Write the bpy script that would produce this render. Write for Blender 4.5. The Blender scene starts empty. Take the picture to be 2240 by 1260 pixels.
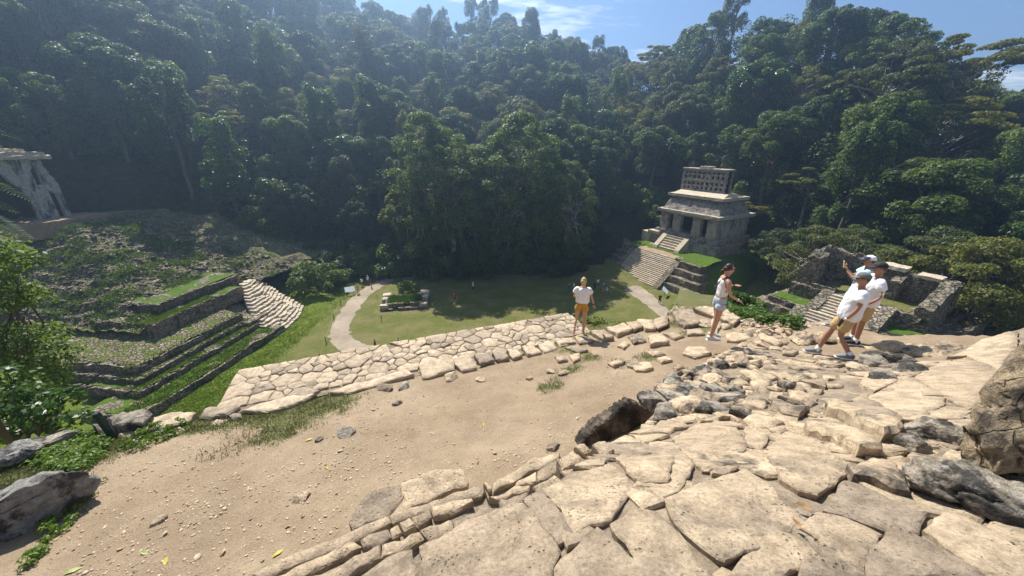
import bpy, bmesh, math, random
import numpy as np
from mathutils import Vector, Matrix, noise
from mathutils.geometry import delaunay_2d_cdt
random.seed(7); R = math.radians
S = bpy.context.scene
COL = S.collection

# ------------------------------------------------------------------ camera
EYE = 23.0                       # eye height over the plaza
FPX, PITCH = 790.0, R(21.2)      # focal length in pixels of a 2240 wide frame
CP, SP = math.cos(PITCH), math.sin(PITCH)
cam = bpy.data.cameras.new('camera'); cam.sensor_width = 36.0; cam.lens = FPX / 2240 * 36
cam.clip_start = 0.05; cam.clip_end = 4000
co = bpy.data.objects.new('camera', cam); COL.objects.link(co)
co.location = (0, 0, EYE); co.rotation_euler = (math.pi / 2 - PITCH, 0, 0)
S.camera = co

# ------------------------------------------------------------------ sky, sun, exposure
SUN_AZ, SUN_EL = R(-25), R(53)   # azimuth measured from +Y towards +X
W = bpy.data.worlds.new('World'); S.world = W; W.use_nodes = True
wt = W.node_tree; wt.nodes.clear()
def wn(t, **k):
    n = wt.nodes.new(t)
    for a, b in k.items(): setattr(n, a, b)
    return n
wo = wn('ShaderNodeOutputWorld'); bg = wn('ShaderNodeBackground'); bg.inputs['Strength'].default_value = 0.07
sky = wn('ShaderNodeTexSky', sky_type='NISHITA', sun_disc=False)
sky.sun_elevation = SUN_EL; sky.sun_rotation = SUN_AZ; sky.altitude = 1200; sky.air_density = 1.0; sky.dust_density = 0.05; sky.ozone_density = 4.0
tc = wn('ShaderNodeTexCoord'); sp = wn('ShaderNodeSeparateXYZ'); wt.links.new(tc.outputs['Generated'], sp.inputs[0])
zz = wn('ShaderNodeMath', operation='ADD'); zz.inputs[1].default_value = 0.12; wt.links.new(sp.outputs['Z'], zz.inputs[0])
dv = wn('ShaderNodeVectorMath', operation='DIVIDE'); cb = wn('ShaderNodeCombineXYZ')
for i in range(3): wt.links.new(zz.outputs[0], cb.inputs[i])
wt.links.new(tc.outputs['Generated'], dv.inputs[0]); wt.links.new(cb.outputs[0], dv.inputs[1])
mp = wn('ShaderNodeMapping'); mp.inputs['Scale'].default_value = (0.55, 1.35, 0); mp.inputs['Location'].default_value = (0.52, 0.3, 0); mp.inputs['Rotation'].default_value = (0, 0, R(-14))
wt.links.new(dv.outputs[0], mp.inputs['Vector'])
cn = wn('ShaderNodeTexNoise'); cn.inputs['Scale'].default_value = 1.1; cn.inputs['Detail'].default_value = 9; cn.inputs['Roughness'].default_value = 0.62; cn.inputs['Distortion'].default_value = 0.25
wt.links.new(mp.outputs[0], cn.inputs['Vector'])
cr = wn('ShaderNodeValToRGB'); cr.color_ramp.elements[0].position = 0.52; cr.color_ramp.elements[1].position = 0.68
cr.color_ramp.elements[0].color = (0, 0, 0, 1); cr.color_ramp.elements[1].color = (0.9, 0.9, 0.9, 1)
wt.links.new(cn.outputs['Fac'], cr.inputs[0])
cm = wn('ShaderNodeMixRGB'); cm.inputs[2].default_value = (14.5, 14.6, 14.8, 1)
wt.links.new(cr.outputs[0], cm.inputs[0]); wt.links.new(sky.outputs[0], cm.inputs[1])
wt.links.new(cm.outputs[0], bg.inputs['Color']); wt.links.new(bg.outputs[0], wo.inputs['Surface'])

sun = bpy.data.lights.new('sun', 'SUN'); sun.energy = 5.0; sun.angle = R(0.53); sun.color = (1.0, 0.95, 0.87)
so = bpy.data.objects.new('sun', sun); COL.objects.link(so)
sdir = Vector((math.sin(SUN_AZ) * math.cos(SUN_EL), math.cos(SUN_AZ) * math.cos(SUN_EL), math.sin(SUN_EL)))
so.rotation_euler = sdir.to_track_quat('Z', 'Y').to_euler(); so.location = sdir * 300

S.view_settings.view_transform = 'Standard'; S.view_settings.look = 'None'
S.view_settings.exposure = 0.95; S.view_settings.gamma = 1.0; S.view_settings.use_curve_mapping = False
S.render.engine = 'CYCLES'
S.cycles.max_bounces = 6; S.cycles.diffuse_bounces = 3; S.cycles.glossy_bounces = 2; S.cycles.transmission_bounces = 4; S.cycles.transparent_max_bounces = 8; S.cycles.volume_bounces = 0
S.cycles.use_denoising = True
S.cycles.sample_clamp_indirect = 4.0

# ------------------------------------------------------------------ helpers
def ray(px, py):
    a, b = (px - 1120) / FPX, (630 - py) / FPX
    return Vector((a, CP + b * SP, -SP + b * CP))
def P(px, py, z):
    "point at height z (over the plaza) seen at that place of the photograph"
    d = ray(px, py); t = (z - EYE) / d.z
    return Vector((d.x * t, d.y * t, z))
def PD(px, py, depth):
    d = ray(px, py); return Vector((d.x * depth, d.y * depth, EYE + d.z * depth))
def proj(p):
    x, y, z = p[0], p[1], p[2] - EYE
    d = y * CP - z * SP; u = y * SP + z * CP
    return (1120 + FPX * x / d, 630 - FPX * u / d, d)

def nz(x, y=0, z=0, s=1.0): return noise.noise(Vector((x * s, y * s, z * s)))

class MB:
    "collects faces for one mesh"
    def __init__(s): s.v = []; s.f = []
    def add(s, vs, fs):
        o = len(s.v); s.v += [tuple(p) for p in vs]; s.f += [tuple(i + o for i in f) for f in fs]; return s
    def box(s, x0, x1, y0, y1, z0, z1):
        return s.add([(x0,y0,z0),(x1,y0,z0),(x1,y1,z0),(x0,y1,z0),(x0,y0,z1),(x1,y0,z1),(x1,y1,z1),(x0,y1,z1)],
                     [(0,3,2,1),(4,5,6,7),(0,1,5,4),(1,2,6,5),(2,3,7,6),(3,0,4,7)])
    def hexa(s, lo, hi):
        "four low corners, four high corners, both counter-clockwise from above"
        return s.add(list(lo) + list(hi), [(0,3,2,1),(4,5,6,7),(0,1,5,4),(1,2,6,5),(2,3,7,6),(3,0,4,7)])
    def rbox(s, x0, x1, y0, y1, z0, z1, st=0.5, amp=0.05, seed=0, f=1.3):
        "box with a lattice on its faces, pushed about by noise"
        nx, ny, nq = [max(1, int(round((b - a) / st))) for a, b in ((x0,x1),(y0,y1),(z0,z1))]
        idx = {}; vs = []; fs = []
        def g(i, j, k):
            if (i,j,k) not in idx:
                p = Vector((x0+(x1-x0)*i/nx, y0+(y1-y0)*j/ny, z0+(z1-z0)*k/nq))
                q = noise.noise_vector(p * f + Vector((seed, seed*1.7, -seed))) * amp
                idx[(i,j,k)] = len(vs); vs.append(p + q)
            return idx[(i,j,k)]
        for i in range(nx):
            for j in range(ny):
                fs.append((g(i,j,0),g(i,j+1,0),g(i+1,j+1,0),g(i+1,j,0))); fs.append((g(i,j,nq),g(i+1,j,nq),g(i+1,j+1,nq),g(i,j+1,nq)))
        for i in range(nx):
            for k in range(nq):
                fs.append((g(i,0,k),g(i+1,0,k),g(i+1,0,k+1),g(i,0,k+1))); fs.append((g(i,ny,k),g(i,ny,k+1),g(i+1,ny,k+1),g(i+1,ny,k)))
        for j in range(ny):
            for k in range(nq):
                fs.append((g(0,j,k),g(0,j,k+1),g(0,j+1,k+1),g(0,j+1,k))); fs.append((g(nx,j,k),g(nx,j+1,k),g(nx,j+1,k+1),g(nx,j,k+1)))
        return s.add(vs, fs)
    def loft(s, rings, cap=True):
        n = len(rings[0]); vs = [p for r in rings for p in r]; fs = []
        for a in range(len(rings) - 1):
            for i in range(n):
                j = (i + 1) % n; fs.append((a*n+i, a*n+j, (a+1)*n+j, (a+1)*n+i))
        if cap: fs.append(tuple(range(n))[::-1]); fs.append(tuple((len(rings)-1)*n + i for i in range(n)))
        return s.add(vs, fs)
    def tube(s, pts, rad, seg=6, cap=True):
        pts = [Vector(p) for p in pts]; rings = []
        for i, p in enumerate(pts):
            t = (pts[min(i+1, len(pts)-1)] - pts[max(i-1, 0)]).normalized()
            u = t.cross(Vector((0,0,1)) if abs(t.z) < .95 else Vector((1,0,0))).normalized(); w = u.cross(t)
            r = rad[i] if hasattr(rad, '__len__') else rad
            ru, rw = r if hasattr(r, '__len__') else (r, r)
            rings.append([p + u*ru*math.cos(2*math.pi*k/seg) + w*rw*math.sin(2*math.pi*k/seg) for k in range(seg)])
        return s.loft(rings, cap)
    def mesh(s, name, mat=None, smooth=False):
        m = bpy.data.meshes.new(name); m.from_pydata(s.v, [], s.f); m.update()
        if mat: m.materials.append(mat)
        if smooth: m.polygons.foreach_set('use_smooth', [True] * len(m.polygons))
        return m
    def build(s, name, mat, parent=None, smooth=False):
        return link(name, s.mesh(name, mat, smooth), parent)

def link(name, mesh, parent=None):
    o = bpy.data.objects.new(name, mesh); COL.objects.link(o)
    if parent: o.parent = parent
    return o
def npmesh(name, V, F, mat, smooth=False):
    "V (n,3) array, F (m,k) array"
    m = bpy.data.meshes.new(name); k = F.shape[1]
    m.vertices.add(len(V)); m.vertices.foreach_set('co', np.ascontiguousarray(V, dtype=np.float32).ravel())
    m.loops.add(F.size); m.loops.foreach_set('vertex_index', np.ascontiguousarray(F, dtype=np.int32).ravel())
    m.polygons.add(len(F)); m.polygons.foreach_set('loop_start', np.arange(0, F.size, k, dtype=np.int32))
    if smooth: m.polygons.foreach_set('use_smooth', np.ones(len(F), dtype=bool))
    m.materials.append(mat); m.update(calc_edges=True); m.validate(); return m
def tag(o, label=None, cat=None, group=None, kind=None):
    if label: o['label'] = label
    if cat: o['category'] = cat
    if group: o['group'] = group
    if kind: o['kind'] = kind
    return o
def empty(name, loc, rz=0.0, label=None, cat=None, group=None, kind=None):
    o = bpy.data.objects.new(name, None); COL.objects.link(o); o.location = loc; o.rotation_euler = (0, 0, rz); o.empty_display_size = .3
    return tag(o, label, cat, group, kind)
def copy_tree(o, parent=None):
    c = o.copy(); COL.objects.link(c); c.parent = parent
    for ch in o.children: copy_tree(ch, c)
    return c

# ------------------------------------------------------------------ materials
class NT:
    def __init__(s, name):
        s.m = bpy.data.materials.new(name); s.m.use_nodes = True; s.t = s.m.node_tree; s.t.nodes.clear()
        s.out = s.t.nodes.new('ShaderNodeOutputMaterial')
    def n(s, typ, ins=None, **kw):
        d = s.t.nodes.new('ShaderNode' + typ)
        for a, b in kw.items(): setattr(d, a, b)
        for a, b in (ins or {}).items():
            if isinstance(b, bpy.types.NodeSocket): s.t.links.new(b, d.inputs[a])
            else: d.inputs[a].default_value = b
        return d
    def pos(s): return s.n('NewGeometry').outputs['Position']
    def noise(s, vec, scale, detail=4, rough=.55, dist=0.0):
        return s.n('TexNoise', {'Vector': vec, 'Scale': scale, 'Detail': detail, 'Roughness': rough, 'Distortion': dist}).outputs['Fac']
    def ramp(s, fac, stops, interp='LINEAR'):
        d = s.n('ValToRGB', {0: fac}); e = d.color_ramp.elements; d.color_ramp.interpolation = interp
        while len(e) < len(stops): e.new(.5)
        for q, (p, c) in zip(e, stops):
            q.position = p; q.color = (c, c, c, 1) if not hasattr(c, '__len__') else (*c, 1)
        return d.outputs[0]
    def mix(s, fac, a, b, blend='MIX'):
        c = lambda v: (*v, 1) if isinstance(v, tuple) and len(v) == 3 else v
        return s.n('MixRGB', {0: fac, 1: c(a), 2: c(b)}, blend_type=blend).outputs[0]
    def math(s, op, a, b=0.0): return s.n('Math', {0: a, 1: b}, operation=op).outputs[0]
    def bump(s, h, strength=.5, dist=.05, nrm=None):
        i = {'Height': h, 'Strength': strength, 'Distance': dist}
        if nrm: i['Normal'] = nrm
        return s.n('Bump', i).outputs[0]
    def finish(s, sock): s.t.links.new(sock, s.out.inputs['Surface']); return s.m
    def pbr(s, col, rough=.9, nrm=None, spec=.25, **kw):
        i = {'Base Color': (*col, 1) if isinstance(col, tuple) else col, 'Roughness': rough, 'Specular IOR Level': spec}
        if nrm: i['Normal'] = nrm
        i.update(kw)
        return s.n('BsdfPrincipled', i).outputs[0]

def plain(name, col, rough=.8, spec=.3, var=.0, sc=8, bmp=0, **kw):
    n = NT(name); c = col
    if var or bmp: f = n.noise(n.pos(), sc, 5)
    if var: c = n.mix(n.ramp(f, [(.3, 0), (.7, 1)]), tuple(v*(1-var) for v in col), tuple(min(1, v*(1+var)) for v in col))
    return n.finish(n.pbr(c, rough, n.bump(f, bmp, .02) if bmp else None, spec, **kw))

def stone(name, ca, cb, stain=(.03,.028,.026), st=(.58,.72), sc=1.0, lich=None, bmp=.6, bd=.03, moss=None, rnd=.25, joints=None, pit=.0, crack=0, streak=1.0, jk=(.5,.8), grain=0):
    """limestone: two tones, dark weathering with its own outline, pale lichen, optional moss, optional masonry courses"""
    n = NT(name); p = n.pos()
    big, mid, fin = n.noise(p, .9*sc, 5), n.noise(p, 4.5*sc, 6, .62), n.noise(p, 32*sc, 5, .7)
    c = n.mix(n.ramp(big, [(.3,0),(.7,1)]), ca, cb)
    c = n.mix(.6, c, n.ramp(mid, [(.28,tuple(v*.42 for v in ca)),(.5,tuple((u+v)/2 for u,v in zip(ca,cb))),(.75,tuple(min(1,v*1.4) for v in cb))]))
    c = n.mix(.7, c, n.ramp(fin, [(.28,.42),(.5,1.0),(.75,1.4)]), 'MULTIPLY')
    if grain:
        gr_ = n.noise(p, 150*sc, 4, .8); c = n.mix(grain, c, n.ramp(gr_, [(.30,.30),(.5,1.0),(.72,1.5)]), 'MULTIPLY')
        pk = n.n('TexVoronoi', {'Vector': n.mix(.03, p, n.n('TexNoise', {'Vector': p, 'Scale': 9.0}).outputs['Color']), 'Scale': 24*sc}).outputs['Distance']
        pm_ = n.math('MULTIPLY', n.ramp(pk, [(.10,1),(.26,0)]), n.ramp(n.noise(p, 3.5*sc, 4), [(.48,0),(.6,1)])); c = n.mix(n.math('MULTIPLY', pm_, .65), c, tuple(v*.35 for v in ca))
    if rnd:
        ri = n.n('ObjectInfo').outputs['Random']
        c = n.mix(1.0, c, n.ramp(ri, [(0,(1-rnd,1-rnd,1-rnd*.9)),(.5,(1,.98,.95)),(1,(1+rnd*.5,1+rnd*.45,1+rnd*.35))]), 'MULTIPLY')
    h = n.math('ADD', n.math('MULTIPLY', mid, .7), n.math('MULTIPLY', fin, .45))
    if grain: h = n.math('ADD', n.math('SUBTRACT', h, n.math('MULTIPLY', pm_, .8)), n.math('MULTIPLY', gr_, .25))
    if joints:
        w, hgt = joints
        br = n.n('TexVoronoi', {'Vector': n.n('VectorMath', {0: n.mix(.06, p, n.n('TexNoise', {'Vector': p, 'Scale': 2.0}).outputs['Color']), 1: (1/w, 1/w, 1/hgt)}, operation='MULTIPLY').outputs[0], 'Scale': 1.0}, feature='DISTANCE_TO_EDGE').outputs['Distance']
        j = n.ramp(br, [(.02,0),(.12,1)])
        cell = n.n('TexVoronoi', {'Vector': n.n('VectorMath', {0: n.mix(.06, p, n.n('TexNoise', {'Vector': p, 'Scale': 2.0}).outputs['Color']), 1: (1/w, 1/w, 1/hgt)}, operation='MULTIPLY').outputs[0], 'Scale': 1.0}).outputs['Color']
        c = n.mix(jk[0], c, n.ramp(cell, [(0,.45),(1,1.35)]), 'MULTIPLY')
        c = n.mix(n.math('MULTIPLY', n.math('SUBTRACT', 1.0, j), jk[1]), c, tuple(v*.25 for v in ca))
        h = n.math('ADD', h, n.math('MULTIPLY', j, 1.2))
    if crack:
        wp = n.mix(.10, p, n.n('TexNoise', {'Vector': p, 'Scale': 3.0, 'Detail': 4}).outputs['Color'])
        ck = n.n('TexVoronoi', {'Vector': wp, 'Scale': crack}, feature='DISTANCE_TO_EDGE').outputs['Distance']
        cm_ = n.math('MULTIPLY', n.ramp(ck, [(.004,1),(.022,0)]), n.ramp(n.noise(p, 1.7, 3), [(.46,0),(.56,1)]))
        c = n.mix(n.math('MULTIPLY', cm_, .75), c, tuple(v*.28 for v in ca)); h = n.math('SUBTRACT', h, n.math('MULTIPLY', cm_, 1.2))
    ps = p if streak == 1.0 else n.n('VectorMath', {0: p, 1: (1, 1, streak)}, operation='MULTIPLY').outputs[0]
    sn = n.noise(ps, 1.6*sc, 9, .68, .4)
    c = n.mix(n.math('MULTIPLY', n.ramp(sn, [(st[0],0),(st[1],1)]), .9), c, n.mix(fin, stain, tuple(v*3 for v in stain)))
    if lich: c = n.mix(n.ramp(n.noise(p, 5*sc, 7, .7), [(.60,0),(.68,.75)]), c, lich)
    if moss:
        up = n.n('SeparateXYZ', {0: n.n('NewGeometry').outputs['Normal']}).outputs['Z']
        mk = n.math('MULTIPLY', n.ramp(up, [(.35,0),(.75,1)]), n.ramp(n.noise(p, 1.1*sc, 8, .7), [(moss[0],0),(moss[0]+.12,1)]))
        c = n.mix(mk, c, n.mix(n.noise(p, 14, 4), moss[1], tuple(v*1.9 for v in moss[1])))
    if pit:
        vp = n.n('TexVoronoi', {'Vector': p, 'Scale': 11*sc}).outputs['Distance']
        h = n.math('ADD', h, n.math('MULTIPLY', n.ramp(vp, [(.05,0),(.35,1)]), pit))
    return n.finish(n.pbr(c, .92, n.bump(h, bmp, bd), .15))

def foliage(name, ca, cb, tr, trans=.42, rough=.5, spec=.28):
    n = NT(name); g = n.n('NewGeometry'); ri = n.n('ObjectInfo').outputs['Random']
    c = n.mix(g.outputs['Random Per Island'], ca, cb)
    c = n.mix(1.0, c, n.ramp(ri, [(0,(.5,.62,.62)),(.3,(.85,.95,.9)),(.55,(1.05,1.05,.8)),(.8,(1.25,1.2,.75)),(1,(1.4,1.35,.85))]), 'MULTIPLY')
    b = n.pbr(c, rough, None, spec)
    t = n.n('BsdfTranslucent', {'Color': n.mix(1.0, c, tr, 'MULTIPLY')}).outputs[0]
    return n.finish(n.n('MixShader', {0: trans, 1: b, 2: t}).outputs[0])

def grass_mat(name, ca, cb, dry, dryth=.62, sc=1.0, lush=None):
    n = NT(name); p = n.pos(); a, f, l = n.noise(p, .35*sc, 6, .6), n.noise(p, 9*sc, 6, .75), n.noise(p, 2.2*sc, 6, .65)
    c = n.mix(n.ramp(l, [(.3,0),(.7,1)]), ca, cb)
    c = n.mix(n.ramp(a, [(dryth-.1,0),(dryth+.12,.8)]), c, dry)
    if lush:     # the west lawn is left unmown and is greener
        x = n.n('SeparateXYZ', {0: p}).outputs['X']; k = n.ramp(n.math('ADD', n.math('MULTIPLY', n.math('ADD', x, 26.5), -.25), n.math('MULTIPLY', n.math('SUBTRACT', l, .5), 1.5)), [(0,0),(.6,1)])
        c = n.mix(k, c, n.mix(n.ramp(l, [(.3,0),(.7,1)]), *lush))
    c = n.mix(.75, c, n.ramp(f, [(.25,.35),(.75,1.55)]), 'MULTIPLY')
    return n.finish(n.pbr(c, .9, n.bump(n.math('ADD', f, l), 1.0, .12), .1))

M = {}
M['slab'] = stone('pale_limestone', (.38,.295,.20), (.49,.385,.265), stain=(.10,.08,.058), st=(.53,.70), sc=1.6, bmp=.9, bd=.03, rnd=.28, pit=.35, grain=.6)
M['pave'] = stone('paving_limestone', (.35,.275,.19), (.46,.37,.265), stain=(.11,.088,.065), st=(.53,.70), sc=1.8, bmp=.6, bd=.025, rnd=.35, grain=.5)
M['rubble'] = stone('rubble_limestone', (.37,.285,.19), (.50,.395,.27), stain=(.035,.031,.027), st=(.51,.63), sc=1.9, bmp=.8, bd=.03, rnd=.35, grain=.5)
M['dark_rock'] = stone('weathered_rock', (.30,.25,.18), (.42,.37,.30), stain=(.018,.017,.016), st=(.44,.56), sc=2.1, lich=(.55,.52,.46), bmp=.9, bd=.05, rnd=.2)
M['temple'] = stone('temple_masonry', (.28,.25,.205), (.42,.375,.315), stain=(.04,.038,.035), st=(.48,.66), sc=.8, bmp=.6, bd=.05, rnd=.0, joints=(.5,.2), jk=(.25,.35))
M['stucco'] = stone('temple_stucco', (.30,.28,.25), (.44,.42,.38), stain=(.025,.025,.025), st=(.50,.60), sc=.8, bmp=.6, bd=.06, rnd=.0, streak=.3)
M['wall_rock'] = stone('wall_rock', (.33,.255,.165), (.46,.37,.255), stain=(.03,.027,.024), st=(.50,.60), sc=2.4, lich=(.5,.46,.38), bmp=1.0, bd=.05, rnd=.1, crack=4)
M['step'] = stone('step_stone', (.40,.34,.25), (.56,.48,.37), stain=(.10,.09,.075), st=(.58,.74), sc=1.0, bmp=.6, bd=.04, rnd=.18)
M['ruin'] = stone('ruin_masonry', (.24,.205,.145), (.40,.34,.25), stain=(.03,.028,.025), st=(.50,.64), sc=.9, bmp=.9, bd=.09, rnd=.15, joints=(.42,.2), moss=(.56,(.06,.075,.02)))
M['ruinmoss'] = stone('mossy_rubble', (.25,.205,.135), (.42,.35,.24), stain=(.025,.023,.02), st=(.52,.62), sc=.9, bmp=1.0, bd=.12, rnd=.1, joints=(.35,.2), moss=(.45,(.09,.112,.024)))
M['grass'] = grass_mat('lawn_grass', (.105,.118,.025), (.155,.16,.042), (.21,.18,.08), .52, lush=((.10,.135,.014), (.155,.19,.028)))
M['grass2'] = grass_mat('lush_grass', (.06,.115,.012), (.11,.17,.022), (.14,.15,.04), .72)
M['bark'] = plain('bark', (.15,.12,.09), .9, .1, .45, 3, .5)
M['palebark'] = plain('pale_bark', (.34,.31,.26), .9, .1, .4, 3, .5)
M['darkin'] = plain('painted_interior_shade', (.035,.03,.027), .95, .05, .4, 3)  # near-black colour stands in for the shade inside rooms and openings
def dirt_mat(name, ca, cb, peb=True, sc=1.0):
    n = NT(name); p = n.pos(); a, l, f = n.noise(p, .55*sc, 6, .6), n.noise(p, 3.2*sc, 7, .68), n.noise(p, 40*sc, 5, .75)
    c = n.mix(n.ramp(a, [(.38,0),(.62,1)]), ca, cb)
    c = n.mix(.5, c, n.ramp(l, [(.25,.62),(.75,1.3)]), 'MULTIPLY')
    c = n.mix(.6, c, n.ramp(f, [(.25,.5),(.75,1.45)]), 'MULTIPLY')
    v = n.n('TexVoronoi', {'Vector': p, 'Scale': 34*sc, 'Randomness': 1.0}); pm = n.math('MULTIPLY', n.ramp(v.outputs['Distance'], [(.16,1),(.32,0)]), n.ramp(n.noise(p, 1.4, 4), [(.42,0),(.6,1)]))
    if peb: c = n.mix(pm, c, n.mix(v.outputs['Color'], tuple(v*.9 for v in cb), tuple(min(1,v*1.9) for v in cb)))
    h = n.math('ADD', n.math('ADD', f, n.math('MULTIPLY', l, 1.5)), n.math('MULTIPLY', pm, .8))
    return n.finish(n.pbr(c, .95, n.bump(h, .7, .03), .1))
M['dirt'] = dirt_mat('terrace_dirt', (.29,.205,.125), (.37,.27,.175))
M['gravel'] = dirt_mat('path_gravel', (.29,.235,.17), (.38,.31,.23), False, .5)
M['litter'] = plain('forest_floor', (.035,.035,.018), .95, .05, .6, 1.2, .8)
M['leafA'] = foliage('leaf_green', (.048,.08,.021), (.12,.162,.044), (1.5,1.6,.75))
M['leafB'] = foliage('leaf_olive', (.07,.085,.026), (.155,.16,.055), (1.45,1.5,.75))
M['leafC'] = foliage('leaf_yellow', (.085,.10,.016), (.16,.155,.03), (1.5,1.5,.7), .4)
M['leafD'] = foliage('leaf_bright', (.05,.095,.014), (.11,.17,.03), (1.5,1.6,.6), .4, .35)
M['cave'] = M['darkin']
M['pebble'] = stone('pebble_stone', (.34,.26,.17), (.55,.44,.31), sc=3, bmp=.2, rnd=0)
M['grey_rock'] = stone('grey_boulder_rock', (.30,.275,.24), (.46,.43,.385), stain=(.03,.028,.026), st=(.50,.60), sc=2.2, lich=(.55,.53,.48), bmp=1.0, bd=.05, rnd=0, grain=.5)
M['painted_shade_rock'] = stone('shade_painted_rock', (.13,.105,.075), (.25,.20,.145), stain=(.010,.009,.008), st=(.34,.56), sc=2.4, bmp=1.0, bd=.06, rnd=0)  # shade of the balustrade's sunless face painted into the colour, with black stain
M['blade_dry'] = foliage('dry_grass_blade', (.13,.13,.05), (.22,.20,.09), (1.2,1.2,.8), .25, .6)
M['weed'] = foliage('weed_leaf', (.085,.14,.02), (.18,.24,.045), (1.4,1.5,.6), .4, .45)
M['blade_lush'] = foliage('lush_grass_blade', (.16,.21,.02), (.26,.30,.05), (1.3,1.4,.7), .4, .6)
M['blade'] = foliage('grass_blade', (.055,.10,.014), (.12,.16,.035), (1.4,1.5,.7), .3, .5)

# ------------------------------------------------------------------ land
AZT = [(-180,60,0,130,18),(-75,86,13,165,80),(-55,92,13,170,78),(-45,88,11,170,74),(-36,84,6,175,70),(-28,78,0,188,68),(-20,71,0,200,66),(-10,68,0,205,63),(0,68,0,205,65),
       (8,69,0,200,57),(14,74,1,190,46),(18,82,2,150,43),(25,92,4,128,45),(32,90,4,122,43),(38,82,4,116,38.5),(45,68,2,106,30),(51,65,0,118,20),(75,60,0,120,16),(180,60,0,130,18)]
AZN = np.array(AZT, float)
def azrow(a): return [float(np.interp(a, AZN[:,0], AZN[:,k])) for k in (1,2,3,4)]
def sstep(t): t = min(1, max(0, t)); return t*t*(3-2*t)
def ground(x, y):
    a = math.degrees(math.atan2(x, y)); r = math.hypot(x, y)
    r0, z0, r1, z1 = azrow(a)
    if r < r0: z = z0 * sstep((r - r0 + 22) / 22)
    elif r < r1: s = (r - r0) / (r1 - r0); z = z0 + (z1 - z0) * (s ** .92)
    else: z = z1 - (r - r1) * .22 if r < r1 + 100 else z1 - 22
    if r > r0: z += 2.5 * nz(x, y, 3, .03) * min(1, (r - r0) / 20)
    return max(z, -2) if r > r0 else z
rs = list(np.arange(6, 60, 6)) + list(np.arange(60, 230, 4)) + [240, 260, 300, 360, 450, 600, 900, 1500, 2500]
az = list(np.arange(-180, 180, 2.5))
mb = MB(); mb.v.append((0,0,0)); n = len(az)
for r in rs:
    for a in az: x, y = r*math.sin(R(a)), r*math.cos(R(a)); mb.v.append((x, y, ground(x, y)))
for i in range(n): mb.f.append((0, 1+(i+1) % n, 1+i))
for k in range(len(rs)-1):
    for i in range(n): j = (i+1) % n; o = 1 + k*n; mb.f.append((o+i, o+j, o+n+j, o+n+i))
gm = mb.mesh('ground', M['grass'], True); gm.materials.append(M['litter'])
for p in gm.polygons:
    c = p.center; r = math.hypot(c.x, c.y)
    if r > azrow(math.degrees(math.atan2(c.x, c.y)))[0] - 1: p.material_index = 1
tag(link('ground', gm), kind='structure')

# ------------------------------------------------------------------ trees
def leaves(rng, cen, rad, n, size, up=.35, shell=(.72,1.06), aspect=.55, droop=0.0, low=-.55):
    "n leaf faces (rhombs) over the outside of an ellipsoid puff"
    d = rng.normal(size=(n, 3)); d /= np.linalg.norm(d, axis=1)[:, None]
    d[:, 2] = np.where(d[:, 2] < low, -d[:, 2], d[:, 2])
    s = rng.uniform(*shell, size=(n, 1)); pos = np.asarray(cen) + d * np.asarray(rad) * s
    nn = d + rng.normal(size=(n, 3)) * .55 + np.array([0, 0, up]); nn /= np.linalg.norm(nn, axis=1)[:, None]
    t = rng.normal(size=(n, 3)); t[:, 2] -= droop; t -= nn * (t * nn).sum(1)[:, None]; t /= np.linalg.norm(t, axis=1)[:, None]
    b = np.cross(nn, t); sz = size * rng.uniform(.6, 1.35, size=(n, 1))
    V = np.stack([pos - t*sz, pos + b*sz*aspect + t*sz*.1, pos + t*sz, pos - b*sz*aspect + t*sz*.1], 1)
    return V.reshape(-1, 3)
def leafmesh(name, chunks, mat):
    V = np.concatenate(chunks); F = np.arange(len(V)).reshape(-1, 4); return npmesh(name, V, F, mat)

def limb(mb, rng, a, b, ra, rb, seg=5, wob=.08, k=4):
    a, b = Vector(a), Vector(b); L = (b-a).length; pts = []
    for i in range(k+1):
        t = i/k; p = a.lerp(b, t); w = wob*L*math.sin(math.pi*t)
        pts.append(p + Vector((rng.uniform(-1,1)*w, rng.uniform(-1,1)*w, rng.uniform(-.4,1)*w)))
    mb.tube(pts, [ra+(rb-ra)*i/k for i in range(k+1)], seg)

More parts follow.
